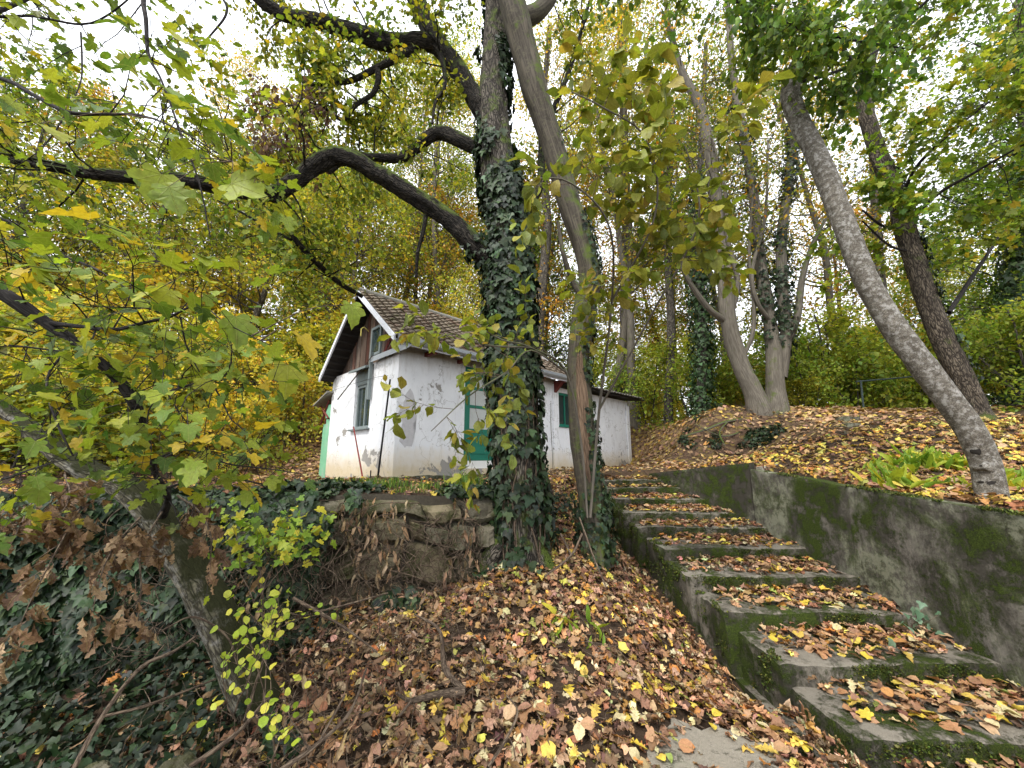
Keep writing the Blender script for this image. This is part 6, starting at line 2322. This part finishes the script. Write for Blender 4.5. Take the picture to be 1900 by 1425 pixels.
# ivy seedling against the wall by the steps
t = empty('ivy_sprig', tuple(P(1690, 1140, 3.25)), label='small grey-green ivy sprig growing where the fourth step meets the retaining wall', cat='ivy')
M['sprig1'] = leaf_material('sprig_leaf', [(.10, .17, .10), (.16, .24, .15), (.07, .13, .07)], .15, .1)
m = 16
pos = P(1690, 1140, 3.3) + R.normal(0, 1, (m, 3)) * (.10, .03, .08)
mbS = MB()
for q_ in pos:
    tube(mbS, [P(1690, 1165, 3.32), (q_ + P(1690, 1165, 3.32)) / 2 + (0, -.03, .01), q_], [.003, .002, .0012], 4, cap=False)
part(t, 'twig_growth', mbS, M['drytwig'], kind='stuff')
place_leaves(t, 'ivy', 'sprig1', pos, basis(norm(rand_dirs(m) + (0, -.2, -.6)), norm(rand_dirs(m) * .4 + (0, -1, .6))), np.clip(R.normal(.06, .012, m), .03, .09), PAL_IVY)

# rail on the bank
rl = empty('iron_railing', tuple(on_ground(1603, 9.0)), label='thin grey-green iron railing standing at the top of the bank', cat='railing')
for nm, pth, r_ in (('post', [P(1606, 795, 9.0), P(1597, 706, 9.0)], .022), ('rail', [P(1588, 708, 9.0), P(1660, 702, 9.1), P(1740, 694, 9.2)], .018), ('post', [P(1738, 790, 9.2), P(1736, 694, 9.2)], .02)):
    mb = MB()
    tube(mb, pth, [r_] * len(pth), 8, .2)
    part(rl, nm, mb, M['steel'])

# ------------------------------------------------------------------ the wood: prototypes copied
def tree_proto(seed, Ht, cb, spread_, pal, per, leaf, name, label, group, nl=24, trunk_r=.14, mat='far_bark', cat='tree', upb=.35, multi=1, lv=2, tpl='diam', clr=.16):
    global R
    keep = R
    R = np.random.default_rng(seed)
    t = empty(name, (0, 0, 0), label=label, cat=cat, group=group)
    mbS, an = MB(), []
    for s in range(multi):
        d0 = np.array((R.normal(0, .08 + .25 * (multi > 1)), R.normal(0, .08 + .25 * (multi > 1)), 1))
        pts = twig_line((R.normal(0, .12) * (multi > 1), R.normal(0, .12) * (multi > 1), -.4), d0, Ht, 9, .10, .12)
        rs = np.linspace(trunk_r, .02, 9)
        rs[0] *= 1.5
        lm = tube(mbS, pts, rs, 10, .3, .008, (8, 1.2), ripple=.08)
        pts2, rs2, fr = lm
        for k in range(nl // multi):
            f = cb + (1 - cb) * (k + R.uniform(0, 1)) / (nl // multi)
            i = min(int(f * (len(pts2) - 1)), len(pts2) - 2)
            a = R.uniform(0, 2 * PI)
            prof = math.sin(PI * min(1, max(.12, (f - cb) / (1 - cb) * .8 + .2))) ** .7
            nd = unit((math.cos(a), math.sin(a), upb + .5 * f))
            grow(mbS, an, pts2[i], nd, spread_ * (prof * .8 + .2) * R.uniform(.7, 1.15), max(.012, rs2[i] * .38), lv, .28, .02, .24, (3, 4), 4, .3)
    part(t, 'trunk', mbS, M[mat])
    mb = MB()
    leaves_at(mb, an, per, tpl, leaf, pal, cl=clr)
    part(t, 'crown', mb, M['leaf'], kind='stuff')
    n = len(an) * per
    R = keep
    print(name, 'leaves', n)
    return t


def copy_tree(t, loc, rz, s, label=None, group=None):
    r = t.copy()
    COL.objects.link(r)
    r.location, r.rotation_euler, r.scale = loc, (0, 0, rz), (s, s, s)
    if label:
        r['label'] = label
    if group:
        r['group'] = group
    for ch in t.children:
        c = ch.copy()
        COL.objects.link(c)
        c.parent = r
    return r


protos = {
    'yg': tree_proto(1, 11, .22, 2.9, PAL_YG, 7, .12, 'woodland_tree', 'yellow-green leafy tree in the wood on the slope behind the house', 'yellow-green woodland trees', 34),
    'yl': tree_proto(2, 9.5, .18, 2.8, PAL_Y, 7, .12, 'woodland_tree', 'golden yellow tree in the wood on the slope behind the house', 'golden woodland trees', 34),
    'or': tree_proto(3, 12, .25, 2.9, PAL_O, 7, .12, 'woodland_tree', 'orange-leaved tree standing in the wood behind', 'orange woodland trees', 32),
    'gr': tree_proto(4, 12, .20, 2.7, PAL_G, 7, .12, 'woodland_tree', 'slender green-leaved tree standing in the wood behind', 'green woodland trees', 34, upb=.5),
    'ta': tree_proto(8, 21, .28, 3.6, PAL_YG, 7, .11, 'woodland_tree', 'x', 'tall yellow-green woodland trees', 46, .17, 'stem_bark', clr=.15),
    'to': tree_proto(9, 19, .30, 3.4, ([(.58, .36, .05), (.42, .36, .05), (.30, .32, .05), (.60, .48, .07)], [3, 3, 3, 2]), 7, .11, 'woodland_tree', 'x', 'tall russet woodland trees', 42, .16, 'stem_bark', clr=.2),
    'bu': tree_proto(5, 2.6, .10, 1.2, PAL_YG, 9, .10, 'woodland_shrub', 'low yellow-green shrub of the woodland undergrowth', 'yellow-green shrubs', 26, .03, 'far_bark', 'shrub', .25, 3, 2, clr=.14),
    'bg': tree_proto(6, 3.0, .08, 1.3, ([(.26, .36, .05), (.36, .46, .06), (.16, .26, .04), (.44, .48, .08)], [4, 4, 2, 2]), 7, .10, 'woodland_shrub', 'leafy green shrub of the hedge along the top of the bank', 'green shrubs', 26, .03, 'far_bark', 'shrub', .25, 3, 2, clr=.14),
    'by': tree_proto(7, 2.4, .08, 1.2, PAL_Y, 9, .10, 'woodland_shrub', 'golden yellow shrub of the woodland undergrowth', 'golden shrubs', 26, .03, 'far_bark', 'shrub', .25, 3, 2, clr=.14),
}
TR = [  # kind, px column, distance, scale
    ('yg', 640, 14, 1.0), ('yl', 560, 15, 1.0), ('or', 800, 15.5, .95), ('yl', 860, 14, .75), ('yl', 430, 15, 1.0), ('yg', 230, 13, 1.0), ('yl', 120, 14, 1.0), ('or', 20, 15, 1.0), ('yg', -60, 12, 1.0),
    ('yl', 350, 20, 1.1), ('or', 650, 23, 1.2), ('yl', 760, 21, 1.1), ('yg', 900, 20, 1.1), ('or', 940, 16, .9),
    ('gr', 1010, 16, .9), ('yl', 1180, 19, .8), ('yg', 1350, 16, .9), ('or', 1300, 18, 1.1), ('or', 1580, 14, .85), 
    ('yg', 1740, 14, .75), ('gr', 1885, 9.5, .8), ('gr', 1960, 10, .9), ('yg', 1700, 20, .9), ('yl', 1050, 22, 1.), ('gr', -200, 11, 1.), ('yg', 2100, 12, .9),
    ('yl', 60, 26, 0.95), ('yg', 180, 28, 0.95), ('yl', 300, 27, 0.95), ('or', 420, 28, 0.95), ('yg', 520, 30, 1.0), ('yl', 620, 29, 0.95), ('gr', 700, 28, 0.95), ('or', 800, 27, 0.9), ('yl', 880, 26, 0.85), ('gr', 980, 26, 0.85), ('yl', 1200, 27, 1.),
    ('ta', 1110, 15, 1.), ('to', 1200, 13.5, 1.), ('to', 1360, 14.5, .95), ('to', 1560, 13, .85), ('ta', 860, 16, 1.), ('ta', 700, 17, 1.), ('to', 780, 20, 1.), ('ta', 560, 19, 1.), ('to', 420, 18, .9), 
    ('yg', 450, 18, 1.1), ('yl', 180, 17, 1.), ('or', 300, 17, 1.), ('gr', 560, 19, 1.1), ('yg', 1010, 19, 1.0), ('yg', 1850, 17, .9), ('or', 1240, 21, 1.1), 
]
BU = [('bu', 120, 7, .75), ('by', 265, 7.6, .75), ('bu', 10, 6.3, .7), ('by', 360, 8.6, .75), ('bu', -80, 6, .8), ('bu', 1500, 10.9, .45), ('bg', 1545, 11.6, 1.25), ('by', 1615, 11.8, 1.2), ('bu', 1690, 11.2, 1.1), ('by', 1470, 12.5, 1.1), ('by', 480, 11, 1.0), ('by', 560, 10.5, .9), ('bu', 420, 10, 1.0), ('bu', 520, 12.5, 1.2), ('by', 380, 12, 1.2), ('bu', 300, 10, 1.1), ('by', 200, 10, 1.2), ('bu', 100, 9.5, 1.2), ('by', 30, 9, 1.1), ('bu', -60, 8, 1.1), ('by', 250, 13, 1.4), ('bu', 600, 13, 1.3), ('bu', 150, 7.5, .9),
      ('by', 680, 15, 1.5), ('by', 830, 16, 1.6), ('by', 900, 15, 1.4), ('bu', 760, 15.5, 1.4), ('by', 400, 16, 1.5), ('by', 120, 13, 1.5), ('by', -20, 12, 1.4), ('bu', 540, 17, 1.6),
      ('bg', 1220, 14, 1.1), ('bg', 1290, 12.5, 1.0), ('bg', 1330, 12.5, .9), ('by', 1190, 17, 1.0), ('by', 1240, 18, 1.1), ('bg', 1130, 16, 1.2), ('bg', 1520, 12, .95), ('bg', 1580, 12.5, 1.05), ('bg', 1640, 12, 1.0), ('bg', 1700, 12, .9), ('bg', 1560, 10.8, .7), ('bg', 1660, 10.8, .65), ('bg', 1490, 11.5, .8), ('bg', 1750, 11, .75), ('bg', 1840, 10.5, .9), ('by', 1860, 9, .5), ('bg', 1900, 8.5, .75), ('bg', 1950, 8, .8), ('by', 1380, 13, .9), ('by', 1340, 14, 1.)]
BINS = [(0, 'beyond the left edge'), (150, 'behind the field maple at the far left'), (300, 'behind the leaning mossy trunk'), (450, 'on the open slope left of the house'), (600, 'just left of the house gable'), (750, 'behind the house gable'),
        (870, 'behind the tiled roof'), (1000, 'behind the ivy-clad oak'), (1110, 'behind the slim hollow tree'), (1200, 'behind the annex roof'), (1330, 'between annex and many-stemmed hornbeam'), (1480, 'behind the many-stemmed hornbeam'),
        (1620, 'between hornbeam and leaning beech'), (1780, 'behind the leaning beech'), (1900, 'behind the dark rough-barked tree'), (9999, 'beyond the right edge')]
CN = {'ta': 'tall yellow-green tree', 'to': 'tall russet tree', 'yg': 'yellow-green tree', 'yl': 'golden tree', 'or': 'orange-leaved tree', 'gr': 'green-leaved tree', 'bu': 'yellow-green shrub', 'bg': 'green hedge shrub', 'by': 'golden shrub'}
ORD = ['nearest', 'second nearest', 'third nearest', 'fourth nearest', 'fifth nearest', 'sixth nearest']
bins = {}
for (k, px_, Y_, s) in TR + BU:
    bins.setdefault((k, next(t for e_, t in BINS if px_ < e_)), []).append((Y_, px_))


def wood_label(k, px_, Y_):
    t = next(t for e_, t in BINS if px_ < e_)
    l = sorted(bins[(k, t)])
    return (ORD[l.index((Y_, px_))] + ' ' if len(l) > 1 else '') + CN[k] + ' ' + t


first = set()
for lst in (TR, BU):
    for (k, px_, Y_, s) in lst:
        x = (px_ - 950) / FPX * Y_ + R.normal(0, .3)
        loc = (x, Y_, gz(x, Y_))
        if k not in first:
            first.add(k)
            t = protos[k]
            t.location, t.rotation_euler, t.scale = loc, (0, 0, R.uniform(0, 6)), (s, s, s)
            t['label'] = wood_label(k, px_, Y_)
        else:
            copy_tree(protos[k], loc, R.uniform(0, 6), s * R.uniform(.9, 1.1), wood_label(k, px_, Y_))

# distinct straight trunks that show between the leaves
for (p_, lab, iv) in (([(1163, 760, 15, 24), (1160, 600, 15, 22), (1162, 450, 15, 20), (1158, 250, 15, 17), (1150, 0, 15, 12), (1150, -200, 15, 6)], 'straight grey trunk rising just behind the annex roof', 0),
                      ([(1645, 720, 11.5, 30), (1640, 620, 11.5, 28), (1630, 480, 11.5, 24), (1620, 300, 11.5, 18), (1610, 60, 11.5, 10)], 'straight grey trunk seen behind the leaning beech', 0),
                      ([(1300, 770, 11, 22), (1303, 640, 11, 20), (1295, 480, 11, 18), (1300, 300, 11, 14), (1310, 80, 11, 8)], 'ivy-covered trunk left of the many-stemmed hornbeam', 1),
                      ([(1240, 770, 13, 20), (1245, 600, 13, 17), (1238, 420, 13, 15), (1250, 200, 13, 10)], 'thin trunk between the annex and the ivy-covered trunk', 0),
                      ([(1885, 760, 8.5, 40), (1888, 620, 8.5, 36), (1895, 450, 8.5, 32), (1900, 250, 8.5, 26), (1890, 0, 8.5, 18)], 'dark ivy-grown trunk at the right edge of the wood', 1),
                      ([(1000, 600, 14, 22), (1015, 420, 14, 18), (1005, 250, 14, 14), (1020, 50, 14, 9)], 'slim trunk seen between the oak and the slim leaning tree', 0)):
    b = P(*p_[0][:3])
    t = empty('woodland_tree', (b[0], b[1], gz(b[0], b[1])), label=lab, cat='tree')
    p0 = (np.array((b[0], b[1], gz(b[0], b[1]) - .2)), PR(*p_[0])[1] * 1.3)
    l_ = limb(t, 'trunk', [p0] + list(p_), M['far_bark'], 14, .15, .008, (9, 1.4))
    mbT, an = MB(), []
    spray(mbT, an, l_, 22, .35, 1, (1., 2.2), 2, up=.4, r=.02, spacing=.2, wander=.25)
    part(t, 'twig_growth', mbT, M['far_bark'], kind='stuff')
    mb = MB()
    leaves_at(mb, an, 3, 'diam', .095, PAL_G if iv else PAL_YG, cl=.12)
    part(t, 'crown', mb, M['leaf'], kind='stuff')
    if iv:
        mb = MB()
        ivy_leaves_on(mb, l_, .02, .62, 4200, .10, off=(0, .28), tpl='ivys', pal=([(.03, .065, .02), (.05, .10, .03), (.02, .04, .015)], [3, 3, 2]))
        o = mb.obj('ivy', M['ivy'], None, True)
        tag(o, 'ivy sleeve round the ' + lab.split('trunk ')[1].replace('left of', 'trunk left of').replace('at the', 'trunk at the'), 'ivy', kind='stuff')

# ------------------------------------------------------------------ raised moss on arrises of the steps and along the wall top
mb = MB()
PP, NN = [], []
for k, (xl, xr, yf, e) in enumerate(STEPS):
    yb = STEPS[k + 1][2] if k + 1 < len(STEPS) else yf + .35
    n = int(5200 * (yb - yf))
    y_ = R.uniform(yf, yb, n)
    d_ = np.abs(R.normal(0, .09, n))
    side = R.uniform(0, 1, n) < .72
    x_ = np.where(side, xl + R.normal(0, .004, n), xl + d_ * .6)
    z_ = np.where(side, E - e - d_ * 2.0, E - e)
    PP.append(np.stack([x_, y_, z_], -1))
    NN.append(np.where(side[:, None], (-1., 0, .3), (0., 0, 1.)))
    n = int(1900 * (xr - xl) / (1 + .25 * k))
    x_ = R.uniform(xl, xr, n)
    d_ = np.abs(R.normal(0, .05, n))
    PP.append(np.stack([x_, np.full(n, yf) + R.normal(0, .004, n), E - e - d_ - .005], -1))
    NN.append(np.tile((0., -1, .3), (n, 1)))
wp = [(3.82, .4, E - .66), (3.82, 2.8, E - .44), (3.80, 4.5, E - .32), (3.66, 6.06, E - .17)]
n = 16000
yy = R.uniform(.6, 6.0, n)
xx = np.interp(yy, [p[1] for p in wp], [p[0] for p in wp]) + np.abs(R.normal(0, .05, n)) - .01
zz = np.interp(yy, [p[1] for p in wp], [p[2] for p in wp]) + R.normal(0, .006, n) + .004
PP.append(np.stack([xx, yy, zz], -1))
NN.append(np.tile((0., 0, 1.), (n, 1)))
pos = np.concatenate(PP)
nn = np.concatenate(NN)
den = fbm(pos * np.array((3.2, 3.2, 4.)), 4, 55) + .35 * fbm(pos * 15, 2, 56)
k = den > .02
pos, nn = pos[k], nn[k]
n = len(pos)
tip = norm(nn + rand_dirs(n) * .8 + (0, 0, .2))
scatter(mb, 'diam', pos, basis(tip, rand_dirs(n)), np.clip(R.normal(.016, .005, n), .006, .03), pick([(.05, .075, .010), (.09, .12, .015), (.025, .04, .008), (.15, .17, .03)], [4, 3, 3, 1], n, .25))
o = mb.obj('moss', M['litter'], None, True)
tag(o, 'raised cushions of green moss on the edges of the concrete steps and wall top', 'moss', kind='stuff')
print('moss', n)
# leaves drifted against the foot of the beech, and its roots
for p_ in ([(1828, 925, 3.8, 34), (1812, 945, 3.72, 26), (1795, 962, 3.64, 8)], [(1855, 925, 3.85, 34), (1880, 938, 3.85, 24), (1905, 948, 3.85, 8)], [(1840, 935, 3.78, 34), (1845, 962, 3.66, 22), (1842, 990, 3.58, 6)]):
    limb(be, 'root', p_, M['beech_bark'], 10, .05, .004)
